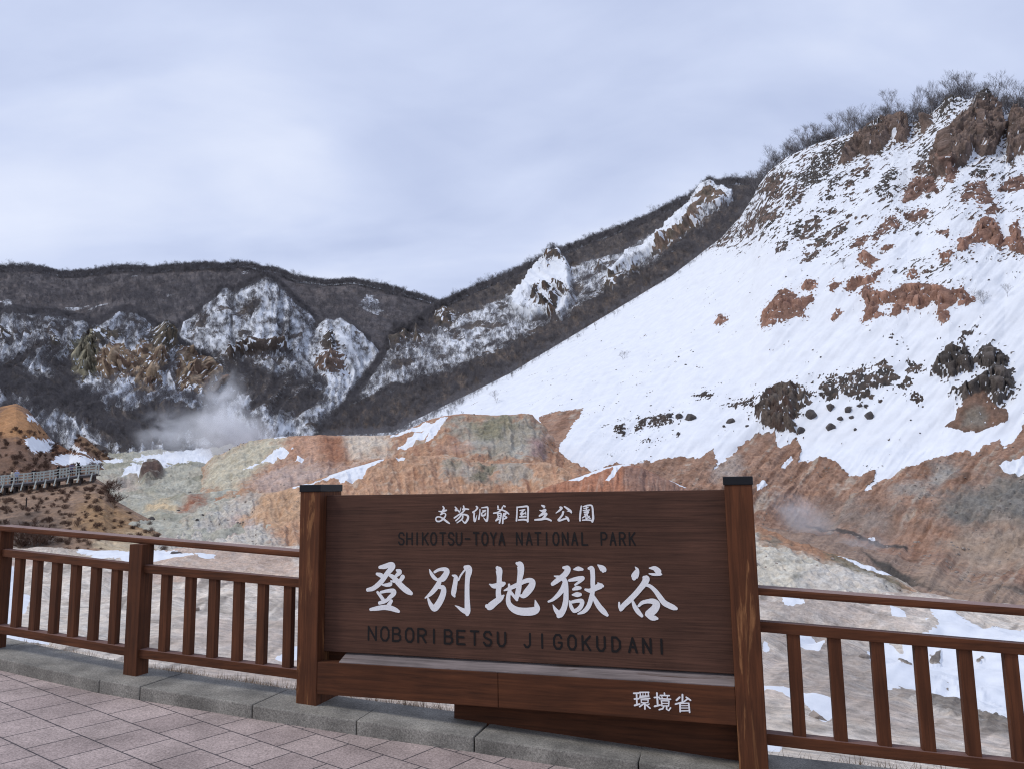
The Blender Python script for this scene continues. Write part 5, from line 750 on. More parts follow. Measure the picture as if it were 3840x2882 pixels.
def along(pts, fxs, fy):
    """distance along a plan line where the bearing of a frame column meets it"""
    P = np.array(pts, float); out = []; cum = np.concatenate([[0], np.cumsum(np.linalg.norm(np.diff(P[:, :2], axis=0), axis=1))])
    for fx in fxs:
        r = rays(np.array([fx / K]), np.array([fy / K]))[0]; best = None
        for i in range(len(P) - 1):
            a, b = P[i, :2], P[i + 1, :2]; e = b - a; den = r[0] * e[1] - r[1] * e[0]; k = (a[1] * r[0] - a[0] * r[1]) / -den
            if -.02 <= k <= 1.5 or i == len(P) - 2:
                best = cum[i] + k * np.linalg.norm(e)
                if k <= 1.0: break
        out.append(best)
    return out
LP = [(-4.53, 6.83, .395), (-3.00, 6.20, .297), (-1.52, 5.74, .200)]
LP = [(-4.56, 6.84, kz(-4.56)), (-3.00, 6.20, kz(-3.0)), (-1.50, 5.76, kz(-1.5))]
_c = [0, math.hypot(1.56, .64), math.hypot(1.56, .64) + math.hypot(1.5, .44)]
railing('brown timber railing with a middle post running up to the left post of the sign', LP, [0, _c[1]], along(LP, [66, 134, 207, 280, 356, 434], 2250) + along(LP, [622, 713, 802, 895, 986, 1085], 2270), {'rails': [.02, _c[1], _c[2]]})
RP = [(1.44, 4.80, .03), (2.91, 4.50, -.073), (3.55, 4.37, -.118)]
_r = math.hypot(1.47, .30) + math.hypot(.64, .13)
railing('brown timber railing leading off to the right from the worn sign post', RP, [_r], along(RP, [2988, 3141, 3302, 3464, 3630, 3800], 2600), {'rails': [.0, _r]})

# ------------------------------------------------------------------ bare trees
BARK = simple('bare_bark', np.array([.160, .149, .153]), .9, .35, .35, coord='world'); BRUSH = simple('russet_twigs', np.array([.105, .062, .045]), .9, .4, .5, coord='world')
def tree_mesh(name, seed, H=7.0, spread=1.0, stems=1, mat=None, twig=.013, levels=4, n=(5, 4, 5, 5)):
    r = random.Random(seed); vs, fs = [], []
    def prism(a, b, ra, rb):
        d = (b - a).normalized(); s = d.orthogonal().normalized(); t = d.cross(s); i = len(vs)
        for p, q in ((a, ra), (b, rb)):
            for k in range(3): an = k * 2.0944; vs.append(tuple(p + (s * math.cos(an) + t * math.sin(an)) * q))
        for k in range(3): fs.append((i + k, i + (k + 1) % 3, i + 3 + (k + 1) % 3, i + 3 + k))
    def grow(a, d, L, rad, lev):
        mid = a + (d + Vector((r.uniform(-.14, .14), r.uniform(-.14, .14), r.uniform(-.05, .1)))).normalized() * L * .5
        d2 = (d + Vector((r.uniform(-.25, .25), r.uniform(-.25, .25), r.uniform(.02, .3)))).normalized(); end = mid + d2 * L * .5
        if lev >= levels:
            s = d.orthogonal().normalized() * twig; i = len(vs); vs.extend([tuple(a - s), tuple(a + s), tuple(end)]); fs.append((i, i + 1, i + 2)); return
        prism(a, mid, rad, rad * .8); prism(mid, end, rad * .8, rad * .5)
        for k in range(n[lev]):
            t = r.uniform(.45, 1.0) if k else 1.0; p = mid + (end - mid) * ((t - .5) * 2) if t > .5 else a + (mid - a) * (t * 2)
            an = k * 6.283 / n[lev] + r.uniform(-.7, .7); tilt = r.uniform(.3, .78)
            s = d2.orthogonal().normalized(); q = d2.cross(s); nd = (d2 * math.cos(tilt) + (s * math.cos(an) + q * math.sin(an)) * math.sin(tilt) * spread + Vector((0, 0, .18))).normalized()
            grow(p, nd, L * r.uniform(.58, .8), max(rad * .46, twig * .9), lev + 1)
    for k in range(stems):
        an = r.uniform(0, 6.283); lean = .1 if stems == 1 else .6
        grow(Vector((0, 0, -.4)), Vector((math.cos(an) * lean * r.random(), math.sin(an) * lean * r.random(), 1)).normalized(), H * .40, H * .0125, 0)
    z = max(v[2] for v in vs); f = H / z; vs = [(x * f, y * f, zz * f) for x, y, zz in vs]
    me = bpy.data.meshes.new(name); me.from_pydata(vs, [], fs); me.materials.append(mat or BARK); me.update(); return me
kinds = bpy.data.collections.new('tree_kinds'); COL.children.link(kinds); bkinds = bpy.data.collections.new('shrub_kinds'); COL.children.link(bkinds)
TREES = [tree_mesh('bare_tree', 20 + i, 7.0, [1, 1.15, .8, 1.3, 1.0, .9][i], 1 if i % 3 else 2, n=(5, 4, 5, 5) if i % 3 else (4, 4, 4, 5)) for i in range(6)]
SHRUB = [tree_mesh('shrub', 70 + i, 1.6, 1.3, 4, BRUSH, .012, 3) for i in range(4)]
def near_vertex(s, x, y, rows=None):
    d = (s.X - x) ** 2 + (s.Y - y) ** 2
    d = np.where(s.front, d, 1e9); return np.unravel_index(np.argmin(d), d.shape)
def put_tree(p, h, label, group, first=[0]):
    k = random.randrange(6); o = bpy.data.objects.new('bare_tree', TREES[k]); (kinds if first[0] < 6 else COL).objects.link(o)
    if first[0] < 6: o.data = TREES[first[0]]
    first[0] += 1; o.location = p; o.rotation_euler = (random.uniform(-.06, .06), random.uniform(-.06, .06), random.uniform(0, 6.28)); f = h / 7.0; o.scale = (f * random.uniform(.9, 1.25), f * random.uniform(.9, 1.25), f)
    tag(o, label, 'tree', group)
def crest_trees(s, x0, x1, n, hmin, hmax, back_rows, label, group):
    xs = np.linspace(x0, x1, n)
    for i, x in enumerate(xs):
        j = int(np.clip(np.searchsorted(s.x, x + random.uniform(-6, 6)), 0, len(s.x) - 1)); r = min(s.top_row + random.choice(back_rows), s.P2.shape[0] - 1)
        put_tree(tuple(s.P2[r, j] + np.array([random.uniform(-1, 1), random.uniform(-1, 1), -.15])), random.uniform(hmin, hmax), label, group)
crest_trees(SH['D'], 1630, 2260, 118, 7.5, 11.0, [0, 1, 1, 2, 2, 3], 'bare grey tree in the row along the top edge of the snowy rocky slope', 'bare trees along the crest of the snowy slope')
crest_trees(SH['C'], 900, 1640, 104, 6.5, 9.5, [-1, 0, 0, 1], 'bare tree standing on the skyline of the long wooded ridge beside the snowy slope', 'skyline trees of the long wooded ridge')
crest_trees(SH['A'], -10, 940, 70, 8.5, 12.5, [-1, 0, 0, 1], 'bare tree on the skyline of the dark far hill', 'skyline trees of the dark far hill')
for x, y, h, lab in ((1824, 583, 3.0, 'small lone bare tree on open snow left of the long rust coloured outcrop'), (2126, 657, 3.6, 'lone bare sapling on the snow just right of the long rust coloured outcrop'), (2176, 641, 3.0, 'spindly bare sapling on snow near the right frame edge'), (1072, 868, 4.6, 'bare shrubby tree on the snow below the dark wooded gully'), (1345, 775, 3.0, 'single thin bare tree in the middle of the open snow field')):
    s = SH['D']; i = near_vertex(s, x, y); put_tree(tuple(s.P2[i]), h, lab, None)
def scatter_group(name, coll):
    g = bpy.data.node_groups.new(name, 'GeometryNodeTree'); g.interface.new_socket('Geometry', in_out='INPUT', socket_type='NodeSocketGeometry'); g.interface.new_socket('Geometry', in_out='OUTPUT', socket_type='NodeSocketGeometry')
    gi, go = g.nodes.new('NodeGroupInput'), g.nodes.new('NodeGroupOutput'); ip = g.nodes.new('GeometryNodeInstanceOnPoints'); ci = g.nodes.new('GeometryNodeCollectionInfo')
    ci.inputs['Collection'].default_value = coll; ci.inputs['Separate Children'].default_value = True; ci.inputs['Reset Children'].default_value = True
    def attr(nm, ty): n = g.nodes.new('GeometryNodeInputNamedAttribute'); n.data_type = ty; n.inputs['Name'].default_value = nm; return n
    a, b, c = attr('rot', 'FLOAT_VECTOR'), attr('scl', 'FLOAT_VECTOR'), attr('idx', 'INT'); L = g.links.new
    L(gi.outputs[0], ip.inputs['Points']); L(ci.outputs[0], ip.inputs['Instance']); ip.inputs['Pick Instance'].default_value = True
    L(c.outputs['Attribute'], ip.inputs['Instance Index']); L(a.outputs['Attribute'], ip.inputs['Rotation']); L(b.outputs['Attribute'], ip.inputs['Scale']); L(ip.outputs[0], go.inputs[0]); return g
GT, GB = scatter_group('tree_scatter', kinds), scatter_group('shrub_scatter', bkinds)
def scatter(name, s, weight, n, hmin, hmax, base, group, nk, label, cat):
    P = s.P2; du = np.linalg.norm(np.gradient(P, axis=1), axis=-1); dv = np.linalg.norm(np.gradient(P, axis=0), axis=-1)
    w = (weight * du * dv).reshape(-1); w = np.maximum(w, 0); w /= w.sum(); i = rng.choice(len(w), n, p=w, replace=True)
    p = P.reshape(-1, 3)[i] + np.stack([rng.uniform(-.5, .5, n) * du.reshape(-1)[i], rng.uniform(-.5, .5, n) * dv.reshape(-1)[i], np.full(n, -.15)], 1)
    me = bpy.data.meshes.new(name); me.vertices.add(n); me.vertices.foreach_set('co', p.reshape(-1).astype(np.float32))
    h = rng.uniform(hmin, hmax, n) / base; a = me.attributes.new('rot', 'FLOAT_VECTOR', 'POINT'); a.data.foreach_set('vector', np.stack([rng.normal(0, .06, n), rng.normal(0, .06, n), rng.uniform(0, 6.28, n)], 1).reshape(-1).astype(np.float32))
    wd = h * rng.uniform(.75, 1.1, n); a = me.attributes.new('scl', 'FLOAT_VECTOR', 'POINT'); a.data.foreach_set('vector', np.stack([wd, wd, h], 1).reshape(-1).astype(np.float32))
    a = me.attributes.new('idx', 'INT', 'POINT'); a.data.foreach_set('value', rng.integers(0, nk, n).astype(np.int32))
    o = bpy.data.objects.new(name, me); COL.objects.link(o); md = o.modifiers.new('scatter', 'NODES'); md.node_group = group; tag(o, label, cat, kind='stuff')
def crest_band(s, lo, hi): r = np.arange(s.P.shape[0])[:, None]; return ((r >= s.top_row + lo) & (r <= s.top_row + hi)) * np.ones(s.X.shape)
s = SH['A']; scatter('forest', s, s.front * ((s.Y < 790) & (s.X > -60)) + 6 * crest_band(s, -4, 0), 9500, 5, 9, 7., GT, 6, 'dense leafless forest covering the dark far hill', 'forest')
scatter('forest', s, crest_band(s, -1, 1) * (s.X > -60), 1300, 3, 8, 7., GT, 6, 'thicket of bare trees closing the skyline of the dark far hill', 'forest')
for k, n, lab in (('B1', 8500, 'bare winter woods on the snowy spur with tawny cliffs'), ('B2', 7500, 'bare winter woods on the snowy cone shaped spur'), ('B3', 1300, 'bare winter woods on the small snowy knoll beside the cone shaped spur')):
    s = SH[k]; scatter('forest', s, (s.front * (1 - s.rock) * (1 - .5 * getattr(s, 'thin', 0)) * (.42 + .28 * s.cover) * (.65 + .5 * smooth(-.3, .3, fbm(s.P / 14, 2))) + .9 * crest_band(s, -3, 0)) * (s.X > -60), n, 2.6, 5.4, 7., GT, 6, lab, 'forest')
s = SH['C']; scatter('forest', s, s.front * (1 - .97 * np.maximum(s.bare, s.rock)) * (.42 + .45 * s.cover) + 2.5 * crest_band(s, -4, 0), 13500, 3.0, 6.4, 7., GT, 6, 'bare winter woods and dark gully thicket on the long ridge', 'forest')
s = SH['D']; scatter('forest', s, crest_band(s, 1, 6) * (s.X > 1610) * (s.X < 2300), 950, 5.5, 9.0, 7., GT, 6, 'bare trees standing further back behind the crest of the snowy slope', 'forest')
e = np.interp(s.X, *np.array([(690, 948), (850, 938), (880, 918), (1000, 857), (1100, 807), (1200, 747), (1300, 687), (1450, 597), (1560, 512), (1620, 440), (1621, -500), (3000, -500)]).T)
scatter('forest', s, s.front * np.clip(1 - (s.Y - e) / np.where(s.X < 1000, 45, 18), 0, 1) ** 2 * (s.Y > e - 5), 700, 1.5, 4.0, 7., GT, 6, 'thin fringe of bare saplings along the lower edge of the snow field', 'forest')

# ------------------------------------------------------------------ shrubs, boulders, grass
def put_shrub(p, sc_, label, group=None, first=[0]):
    o = bpy.data.objects.new('shrub', SHRUB[first[0] % 4]); (bkinds if first[0] < 4 else COL).objects.link(o); first[0] += 1
    o.location = p; o.rotation_euler = (0, 0, random.uniform(0, 6)); o.scale = (sc_ * 1.2, sc_ * 1.2, sc_); tag(o, label, 'shrub', group)
s = SH['F2']
for x, y, z_, lab in ((52, 1176, 1.7, 'dark twiggy shrub above the railing near the left frame edge, the larger of two'), (84, 1178, 1.4, 'dark twiggy shrub to the right of the larger shrub near the left edge'), (236, 1066, 1.5, 'russet shrub at the right hand end of the boardwalk'), (246, 1092, 1.2, 'low russet shrub on the bank just below the end of the boardwalk')):
    i = near_vertex(s, x, y); put_shrub(tuple(s.P2[i] - np.array([0, 0, .1])), z_, lab)
scatter('brush', s, s.front * (1 - .85 * smooth(150, 260, s.X)) * (s.X > -40), 330, .3, .9, 1.6, GB, 4, 'low russet brush and dead grass on the brown bank below the boardwalk', 'brush')
s = SH['F1']; scatter('brush', s, s.front * np.clip(.75 - s.snow, .03, 1) * (s.X > -40) * (s.Y > 930), 420, .6, 1.5, 1.6, GB, 4, 'russet brush on the ochre bank above the boardwalk', 'brush')
ROCKM = simple('dark_boulder', np.array([.085, .075, .072]), .9, .4, 1.2, .05, coord='world')
def boulder_mesh(seed):
    bm = bmesh.new(); bmesh.ops.create_icosphere(bm, subdivisions=3, radius=1); co = np.array([v.co[:] for v in bm.verts])
    n = fbm(co * 1.1 + seed * 7.1, 3, .5, True)[:, None]; q = co * (1 + .28 * n) * np.array([1, .8, .8]); a = np.random.default_rng(seed)
    for _ in range(7):                                       # split faces
        d = a.normal(size=3); d /= np.linalg.norm(d); k = q @ d; q = q - np.maximum(k - a.uniform(.5, .75), 0)[:, None] * d
    for v, c in zip(bm.verts, q): v.co = c
    me = bpy.data.meshes.new('boulder'); bm.to_mesh(me); bm.free(); me.materials.append(ROCKM); return me
BM_ = [boulder_mesh(i + 1) for i in range(5)]; skinds = bpy.data.collections.new('stone_kinds'); COL.children.link(skinds)
def put_boulder(s, x, y, wpx, label, group=None, tall=1.0):
    i = near_vertex(s, x, y); p = s.P2[i]; r = wpx * s.ds[i] / 2; o = bpy.data.objects.new('boulder', BM_[random.randrange(5)]); COL.objects.link(o)
    o.location = tuple(p - np.array([0, 0, r * .15])); o.scale = (r, r, r * tall); o.rotation_euler = (random.uniform(-.4, .4), random.uniform(-.4, .4), random.uniform(0, 6)); tag(o, label, 'rock', group)
GRPB = 'dark blocks fallen below the rock band of the snowy slope'
for pts in (z4([(905, 750), (1010, 820), (1245, 750), (1015, 715), (1125, 720), (830, 840), (150, 775), (80, 775), (20, 780), (405, 805), (78, 880), (1070, 770), (1140, 765), (1190, 690), (1230, 690), (1170, 835), (360, 840), (500, 830)]),):
    for (x, y), w in zip(pts, (28, 26, 24, 20, 20, 20, 26, 18, 16, 22, 11, 13, 13, 11, 12, 9, 8, 10)): put_boulder(SH['D'], x, y, w, 'dark angular block lying in the snow below the dark rock band', GRPB, 1.25)
for j in range(46):
    x, y = random.uniform(1180, 2190), random.uniform(560, 940)
    if y < 700 and x < 1500: continue
    put_boulder(SH['D'], x, y, random.uniform(3, 6.5), 'small dark stone poking out of the open snow', 'small stones scattered on the snow slope')
for (x, y), w, lab in zip(z6([(850, 1525), (1890, 1585), (590, 1225), (880, 1060), (1080, 1160), (1140, 1090), (1000, 895), (2190, 1470), (700, 1180), (1230, 1400)]), (26, 20, 22, 12, 9, 8, 13, 26, 12, 14),
                          ('black rock heap in the flat snow patch seen over the railing', 'dark boulder on the beige soil next to the left sign post', 'cluster of dark stones where brown bank and grey slope meet', 'dark boulder beside the cream and rust patches of the valley floor', 'small dark stone in a furrow of the pale grey slope', 'small dark stone higher in the furrow of the pale grey slope', 'round dark stone on the sinter above the cream patch', 'dark rock at the foot of the pale slope next to the sign post', 'dark stones below the cream patch of the valley floor', 'flat dark stone on beige soil right of the railing post')):
    put_boulder(SH['H'] if y > 1178 else SH['E2'] if x > 420 else SH['G'], x, y, w, lab)
STM = simple('beige_stone', np.array([.24, .205, .18]), .9, .55, 2.5, .02, coord='world'); s = SH['H']
for (x, y), sd_, lab in zip(((1702, 1402), (1868, 1436), (1762, 1560), (420, 1330)), (9, 10, 11, 12), ('grey beige stone on the slope just right of the sign post', 'grey beige stone between the second and third baluster right of the sign', 'low flat stone near the bottom rail right of the sign', 'pale stone on the slope behind the left railing')):
    me = boulder_mesh(sd_); me.materials[0] = STM; i = near_vertex(s, x, y); o = bpy.data.objects.new('stone', me); skinds.objects.link(o); o.location = tuple(s.P2[i]); o.scale = (.16, .14, .10); o.rotation_euler = (0, 0, sd_); tag(o, lab, 'rock')
GS = scatter_group('stone_scatter', skinds)
patch = smooth(-.1, .4, fbm(s.P / 5 + 61, 3)); near = np.clip((s.P[..., 1] - 6.6) / 4, 0, 1)
scatter('stones', s, s.front * near * (.15 + patch) * (s.snow < .5) / (4 + s.P[..., 1]), 3600, .015, .10, 1., GS, 4, 'small loose stones strewn on the grey beige slope below the railing', 'stones')
scatter('rubble', s, s.front * s.mask([(1985, 1460), (2060, 1450), (2200, 1540), (2270, 1580), (2240, 1620), (2080, 1580), (1985, 1535)], 6, 8), 900, .03, .12, 1., GS, 4, 'dark rubble along the lower edge of the large snow patch', 'rubble')
s = SH['D']; scatter('scree', s, s.front * (s.snow < .3) * s.band([(690, 1300), (1500, 1040), (1750, 1000), (2212, 960), (2480, 940)], 10, 0) * (s.Y < 1330) * (.1 + smooth(0, .4, fbm(s.P / 9 + 3, 3))), 2400, .05, .24, 1., GS, 4, 'loose scree on the rusty slope and flat ground right of the sign', 'scree')
for k, n in (('E1', 900), ('E2', 1100), ('G', 900), ('K', 700)):
    s = SH[k]; scatter('stones', s, s.front * (s.snow < .4) * smooth(0, .5, fbm(s.P / 9 + 3, 3)), n, .04, .20, 1., GS, 4, {'E1': 'stones on the rear mud mound with the grey green crust', 'E2': 'stones on the orange front mud mound behind the sign', 'G': 'stones on the pale knolls of the valley floor', 'K': 'stones on the grey eroded knoll right of the sign'}[k], 'stones')
def dry_grass():
    n = 5200; kx, ky = [p[0] for p in KF], [p[1] for p in KF]; x = np.concatenate([rng.uniform(-4.6, 3.4, n // 2), rng.uniform(-3.0, .3, n - n // 2)]); off = np.abs(rng.normal(0, .22, n)) + .44; y = np.interp(x, kx, ky) + off; z = kz(x) - .02 - .22 * (off - .44)
    keep = fbm(np.stack([x * 2.2, y * 2.2, x * 0], -1), 2) > -.12; x, y, z = x[keep], y[keep], z[keep]; n = len(x); L_ = rng.uniform(.03, .11, n); a = rng.uniform(0, 6.28, n); t = rng.uniform(.2, 1.35, n)
    d = np.stack([np.cos(a) * np.sin(t), np.sin(a) * np.sin(t), np.cos(t)], 1) * L_[:, None]; w = np.stack([-np.sin(a), np.cos(a), 0 * a], 1) * .0022; b = np.stack([x, y, z], 1)
    v = np.stack([b - w, b + w, b + d], 1).reshape(-1, 3); me = bpy.data.meshes.new('dry_grass'); me.from_pydata(v.tolist(), [], np.arange(3 * n).reshape(-1, 3).tolist()); me.materials.append(simple('straw', np.array([.30, .21, .13]), .9, .5, 9, coord='world'))
    o = bpy.data.objects.new('dry_grass', me); COL.objects.link(o); tag(o, 'thin dry straw coloured grass along the back of the kerb', 'grass', kind='stuff')
dry_grass()

# ------------------------------------------------------------------ boardwalk with visitors
def boardwalk():
    root_p = pt(np.array([100.]), np.array([1036.]), np.array([97.]))[0]; root = tag(empty('boardwalk', tuple(root_p)), 'raised timber boardwalk with pale grey railings on the brown bank', 'walkway')
    xs = np.linspace(-70, 207, 40); ys = np.interp(xs, [-70, 0, 88, 166, 207], [1056, 1046, 1037, 1025, 1021]); C = pt(xs, ys, np.interp(xs, [-70, 207], [95, 100])) - root_p
    d = np.gradient(C, axis=0); nn = np.stack([-d[:, 1], d[:, 0], 0 * d[:, 0]], 1); nn /= np.linalg.norm(nn, axis=1)[:, None]; B = C + nn * 2.0
    pale = simple('pale_grey_timber', srgb(178, 184, 178), .8, .2, 3.0); dk = simple('dark_timber', srgb(74, 68, 66), .9, .2, 3.0); dkk = simple('deck_timber', srgb(150, 148, 150), .9, .2, 3.0)
    vs = np.concatenate([C, B, C - [0, 0, .18], B - [0, 0, .18]]); n = len(C); fs = []
    for i in range(n - 1): fs += [(i, i + 1, n + i + 1, n + i), (2 * n + i, 3 * n + i, 3 * n + i + 1, 2 * n + i + 1), (i, 2 * n + i, 2 * n + i + 1, i + 1), (n + i, n + i + 1, 3 * n + i + 1, 3 * n + i)]
    me = bpy.data.meshes.new('deck'); me.from_pydata(vs.tolist(), [], fs); me.materials.append(dkk); o = bpy.data.objects.new('deck', me); COL.objects.link(o); o.parent = root
    boxes('edge_beam', [beam(C[i] - [0, 0, .45], C[i + 1] - [0, 0, .45], .2, .28) for i in range(n - 1)], dk, root, 0)
    for side in (C, B):
        for h in (1.08, .72, .36): boxes('rail', [beam(side[i] + [0, 0, h], side[i + 1] + [0, 0, h], .06, .09) for i in range(n - 1)], pale, root, 0)
        for i in np.linspace(1, n - 1, 15).astype(int):
            q = side[i]; boxes('post', [(q[0] - .06, q[0] + .06, q[1] - .06, q[1] + .06, q[2] - .05, q[2] + 1.2)], pale, root, 0)
    for i in np.linspace(1, n - 2, 12).astype(int):
        q = C[i]; boxes('brace', [[q + [-.06, -.5, -1.0], q + [.06, -.5, -1.0], q + [.06, -.38, -1.0], q + [-.06, -.38, -1.0], q + [-.06, -.12, .1], q + [.06, -.12, .1], q + [.06, 0, .1], q + [-.06, 0, .1]]], pale, root, 0)
        b = B[i]; boxes('leg', [(b[0] - .1, b[0] + .1, b[1] - .1, b[1] + .1, b[2] - 2.2, b[2] - .1), (q[0] - .1, q[0] + .1, q[1] + .2, q[1] + .4, q[2] - 2.2, q[2] - .1)], dk, root, 0)
    return root_p, C, B, xs
def person(p, rz, coat, legs, hair, label, lean=0.0, hood=False):
    J = {'pel': (0, 0, .95), 'ch': (0, -.02 - lean * .25, 1.28), 'nk': (0, -.03 - lean * .42, 1.47), 'hd': (0, -.05 - lean * .5, 1.60), 'hp': (0, -.04 - lean * .5, 1.71), 'lh': (.10, 0, .90), 'lk': (.11, -.03, .48), 'la': (.11, .02, .09), 'lt': (.11, -.14, .05), 'rh': (-.10, 0, .90), 'rk': (-.12, -.05, .48), 'ra': (-.12, .02, .09), 'rt': (-.12, -.14, .05),
         'ls': (.19, -.02 - lean * .35, 1.40), 'le': (.27, -.04 - lean * .4, 1.14), 'lw': (.22, -.24 - lean * .3, 1.06), 'lf': (.20, -.32 - lean * .3, 1.07), 'rs': (-.19, -.02 - lean * .35, 1.40), 're': (-.27, -.02 - lean * .4, 1.14), 'rw': (-.22, -.22 - lean * .3, 1.06), 'rf': (-.20, -.30 - lean * .3, 1.07)}
    R = {'pel': .16, 'ch': .17, 'nk': .07, 'hd': .105, 'hp': .07, 'lh': .11, 'lk': .075, 'la': .055, 'lt': .045, 'rh': .11, 'rk': .075, 'ra': .055, 'rt': .045, 'ls': .085, 'le': .065, 'lw': .05, 'lf': .04, 'rs': .085, 're': .065, 'rw': .05, 'rf': .04}
    if hood: R['hd'], R['hp'] = .13, .10
    ks = list(J); E_ = [('pel', 'ch'), ('ch', 'nk'), ('nk', 'hd'), ('hd', 'hp'), ('pel', 'lh'), ('lh', 'lk'), ('lk', 'la'), ('la', 'lt'), ('pel', 'rh'), ('rh', 'rk'), ('rk', 'ra'), ('ra', 'rt'), ('ch', 'ls'), ('ls', 'le'), ('le', 'lw'), ('lw', 'lf'), ('ch', 'rs'), ('rs', 're'), ('re', 'rw'), ('rw', 'rf')]
    me = bpy.data.meshes.new('person'); me.from_pydata([J[k] for k in ks], [(ks.index(a), ks.index(b)) for a, b in E_], []); o = bpy.data.objects.new('person', me); COL.objects.link(o)
    md = o.modifiers.new('skin', 'SKIN'); o.modifiers.new('sub', 'SUBSURF').levels = 1
    for i, k in enumerate(ks): me.skin_vertices[0].data[i].radius = (R[k], R[k] * (.8 if k in ('pel', 'ch') else 1)); me.skin_vertices[0].data[i].use_root = k == 'pel'
    dg = bpy.context.evaluated_depsgraph_get(); m2 = bpy.data.meshes.new_from_object(o.evaluated_get(dg)); o.modifiers.clear(); o.data = m2; m2.name = 'person'
    for nm, c in (('coat_cloth', coat), ('trouser_cloth', legs), ('skin_tone', srgb(205, 160, 135)), ('dark_hair', hair)): m2.materials.append(simple(nm, c, .9, .12, 8))
    for f in m2.polygons:
        c = f.center; f.material_index = 1 if c.z < .86 else 0
        if c.z > 1.50: f.material_index = 0 if hood and (c.y > -.12) else 2 if (c.y < -.09 - lean * .5 and c.z < 1.68) else 3
        if abs(c.x) > .15 and .98 < c.z < 1.14 and c.y < -.24 - lean * .3: f.material_index = 2
        f.use_smooth = True
    o.location = p; o.rotation_euler = (0, 0, rz); tag(o, label, 'person')
rp, bC, bB, bx = boardwalk()
for x, t, rz, coat, legs, hair, lean, hood, lab in ((20, .45, 2.6, srgb(196, 184, 166), srgb(40, 38, 44), srgb(24, 20, 20), 0, False, 'person in a beige jacket and dark trousers near the left end of the boardwalk'), (31, 1.3, .5, srgb(168, 178, 204), srgb(70, 72, 86), srgb(60, 50, 48), 0, True, 'person with a pale blue hooded coat standing tall on the boardwalk'), (68, 1.5, 1.2, srgb(30, 30, 34), srgb(24, 24, 28), srgb(20, 18, 18), 0, False, 'person dressed all in black alone in the middle left of the boardwalk'), (119, .9, -.4, srgb(22, 22, 26), srgb(30, 28, 30), srgb(18, 16, 16), 0, True, 'person in a black hooded coat standing by itself mid boardwalk'), (152, 1.0, .6, srgb(122, 112, 140), srgb(36, 34, 44), srgb(22, 20, 20), .3, False, 'person in a mauve grey coat, left of the two dark figures by the boardwalk end'), (164, .7, 1.9, srgb(34, 34, 42), srgb(22, 22, 26), srgb(16, 14, 14), .2, False, 'person in a dark jacket between the mauve coat and the leaning person'), (174, .5, -1.2, srgb(20, 20, 24), srgb(28, 28, 34), srgb(16, 14, 14), .8, False, 'person in black leaning over the rail near the end of the boardwalk')):
    j = int(np.argmin(np.abs(bx - x))); person(tuple(rp + bC[j] * (1 - t / 2) + bB[j] * (t / 2)), rz, coat, legs, hair, lab, lean, hood)
def marker_post():
    s = SH['F2']; i = near_vertex(s, 56.5, 1098); p = s.P2[i]; tag(boxes('marker_stake', [(-.05, .05, -.05, .05, -.2, 1.25), (-.065, .065, -.065, .065, 1.25, 1.30)], simple('tarred_wood', srgb(40, 36, 36), .9), None, .01), 'thin dark stake standing on the brown bank below the boardwalk', 'stake').location = tuple(p)
marker_post()

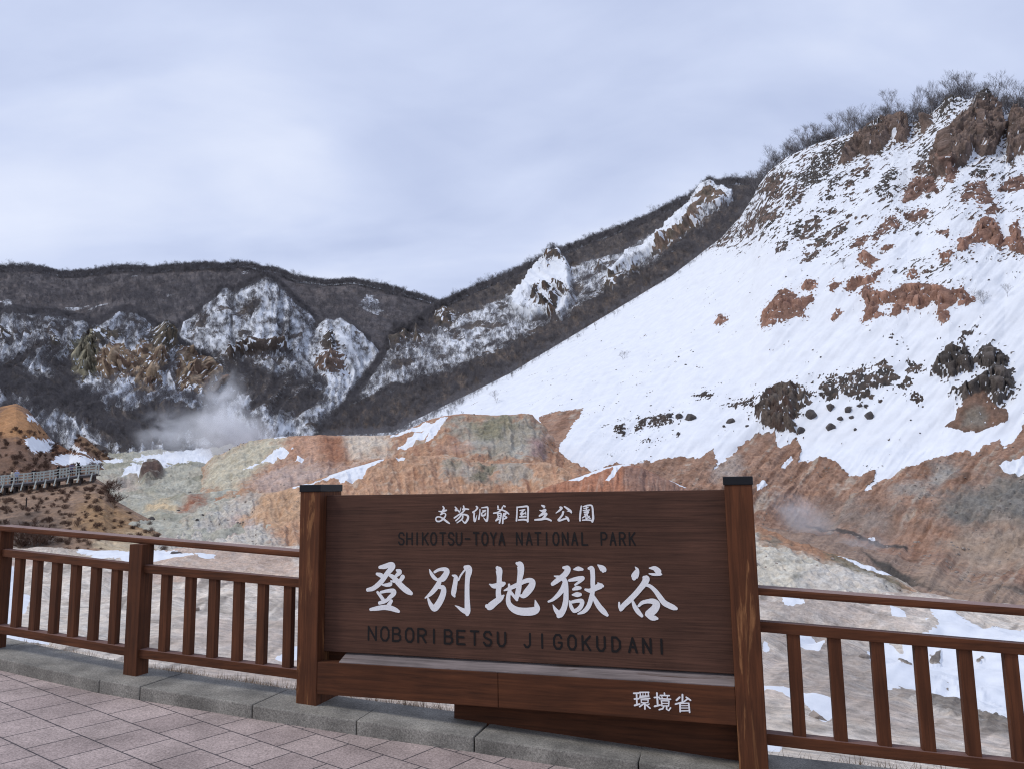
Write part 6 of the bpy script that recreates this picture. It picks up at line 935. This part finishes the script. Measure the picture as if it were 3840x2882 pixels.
# ------------------------------------------------------------------ steam
def steam(name, x, y, d, rx, ry, rz_, dens, label, seed, thresh=.42, scale=1.5, tilt=0.0):
    m = bpy.data.materials.new('steam_vapour'); m.use_nodes = True; t = m.node_tree; t.nodes.clear(); L = t.links.new; out = N(t, 'ShaderNodeOutputMaterial'); v = N(t, 'ShaderNodeVolumePrincipled'); L(v.outputs[0], out.inputs['Volume'])
    v.inputs['Color'].default_value = (.96, .97, 1, 1); v.inputs['Anisotropy'].default_value = .2
    tc = N(t, 'ShaderNodeTexCoord'); ln = N(t, 'ShaderNodeVectorMath', operation='LENGTH'); L(tc.outputs['Object'], ln.inputs[0])
    fo = N(t, 'ShaderNodeMapRange', interpolation_type='SMOOTHSTEP'); fo.inputs['From Min'].default_value = 1.0; fo.inputs['From Max'].default_value = .25; L(ln.outputs['Value'], fo.inputs[0])
    ad = N(t, 'ShaderNodeVectorMath', operation='ADD'); ad.inputs[1].default_value = (seed * 3.1, seed * 1.7, seed); L(tc.outputs['Object'], ad.inputs[0])
    n = N(t, 'ShaderNodeTexNoise', i_Scale=scale, i_Detail=4.0, i_Roughness=.55, i_Distortion=.5); L(ad.outputs[0], n.inputs['Vector'])
    mr = N(t, 'ShaderNodeMapRange'); mr.inputs['From Min'].default_value = thresh; mr.inputs['From Max'].default_value = thresh + .22; L(n.outputs[0], mr.inputs[0])
    mu = N(t, 'ShaderNodeMath', operation='MULTIPLY'); L(fo.outputs[0], mu.inputs[0]); L(mr.outputs[0], mu.inputs[1]); m2 = N(t, 'ShaderNodeMath', operation='MULTIPLY'); L(mu.outputs[0], m2.inputs[0]); m2.inputs[1].default_value = dens; L(m2.outputs[0], v.inputs['Density'])
    bm = bmesh.new(); bmesh.ops.create_icosphere(bm, subdivisions=3, radius=1); me = bpy.data.meshes.new(name); bm.to_mesh(me); bm.free(); me.materials.append(m)
    o = bpy.data.objects.new(name, me); COL.objects.link(o); px = d / (F_PX / K); o.location = tuple(pt(np.array([x]), np.array([y]), np.array([d]))[0]); o.scale = (rx * px, rz_ * px, ry * px); o.rotation_euler = (0, tilt, 0); tag(o, label, 'steam')
steam('steam_plume', 505, 950, 158, 125, 84, 60, .70, 'thick white steam plume rising from the valley floor', 1.0, .40, 2.0, .4)
steam('steam_plume', 482, 880, 166, 70, 105, 45, .50, 'thin column of steam drifting up in front of the tawny cliffs', 2.0, .44, 1.9, .2)
steam('steam_plume', 380, 935, 172, 110, 74, 50, .26, 'faint steam veil left of the thick white plume', 3.0, .44, 1.8)
steam('steam_wisp', 1730, 1112, 104, 100, 50, 55, .22, 'pale steam wisp over the valley floor right of the sign', 4.0, .36, 1.5, .5)
steam('steam_wisp', 1010, 968, 128, 90, 34, 60, .11, 'light steam drifting over the grey crust of the rear mud mound', 5.0, .38, 1.6)
steam('steam_wisp', 1860, 1175, 92, 90, 30, 45, .14, 'low ground mist at the foot of the orange slope on the right', 6.0, .36, 1.6)
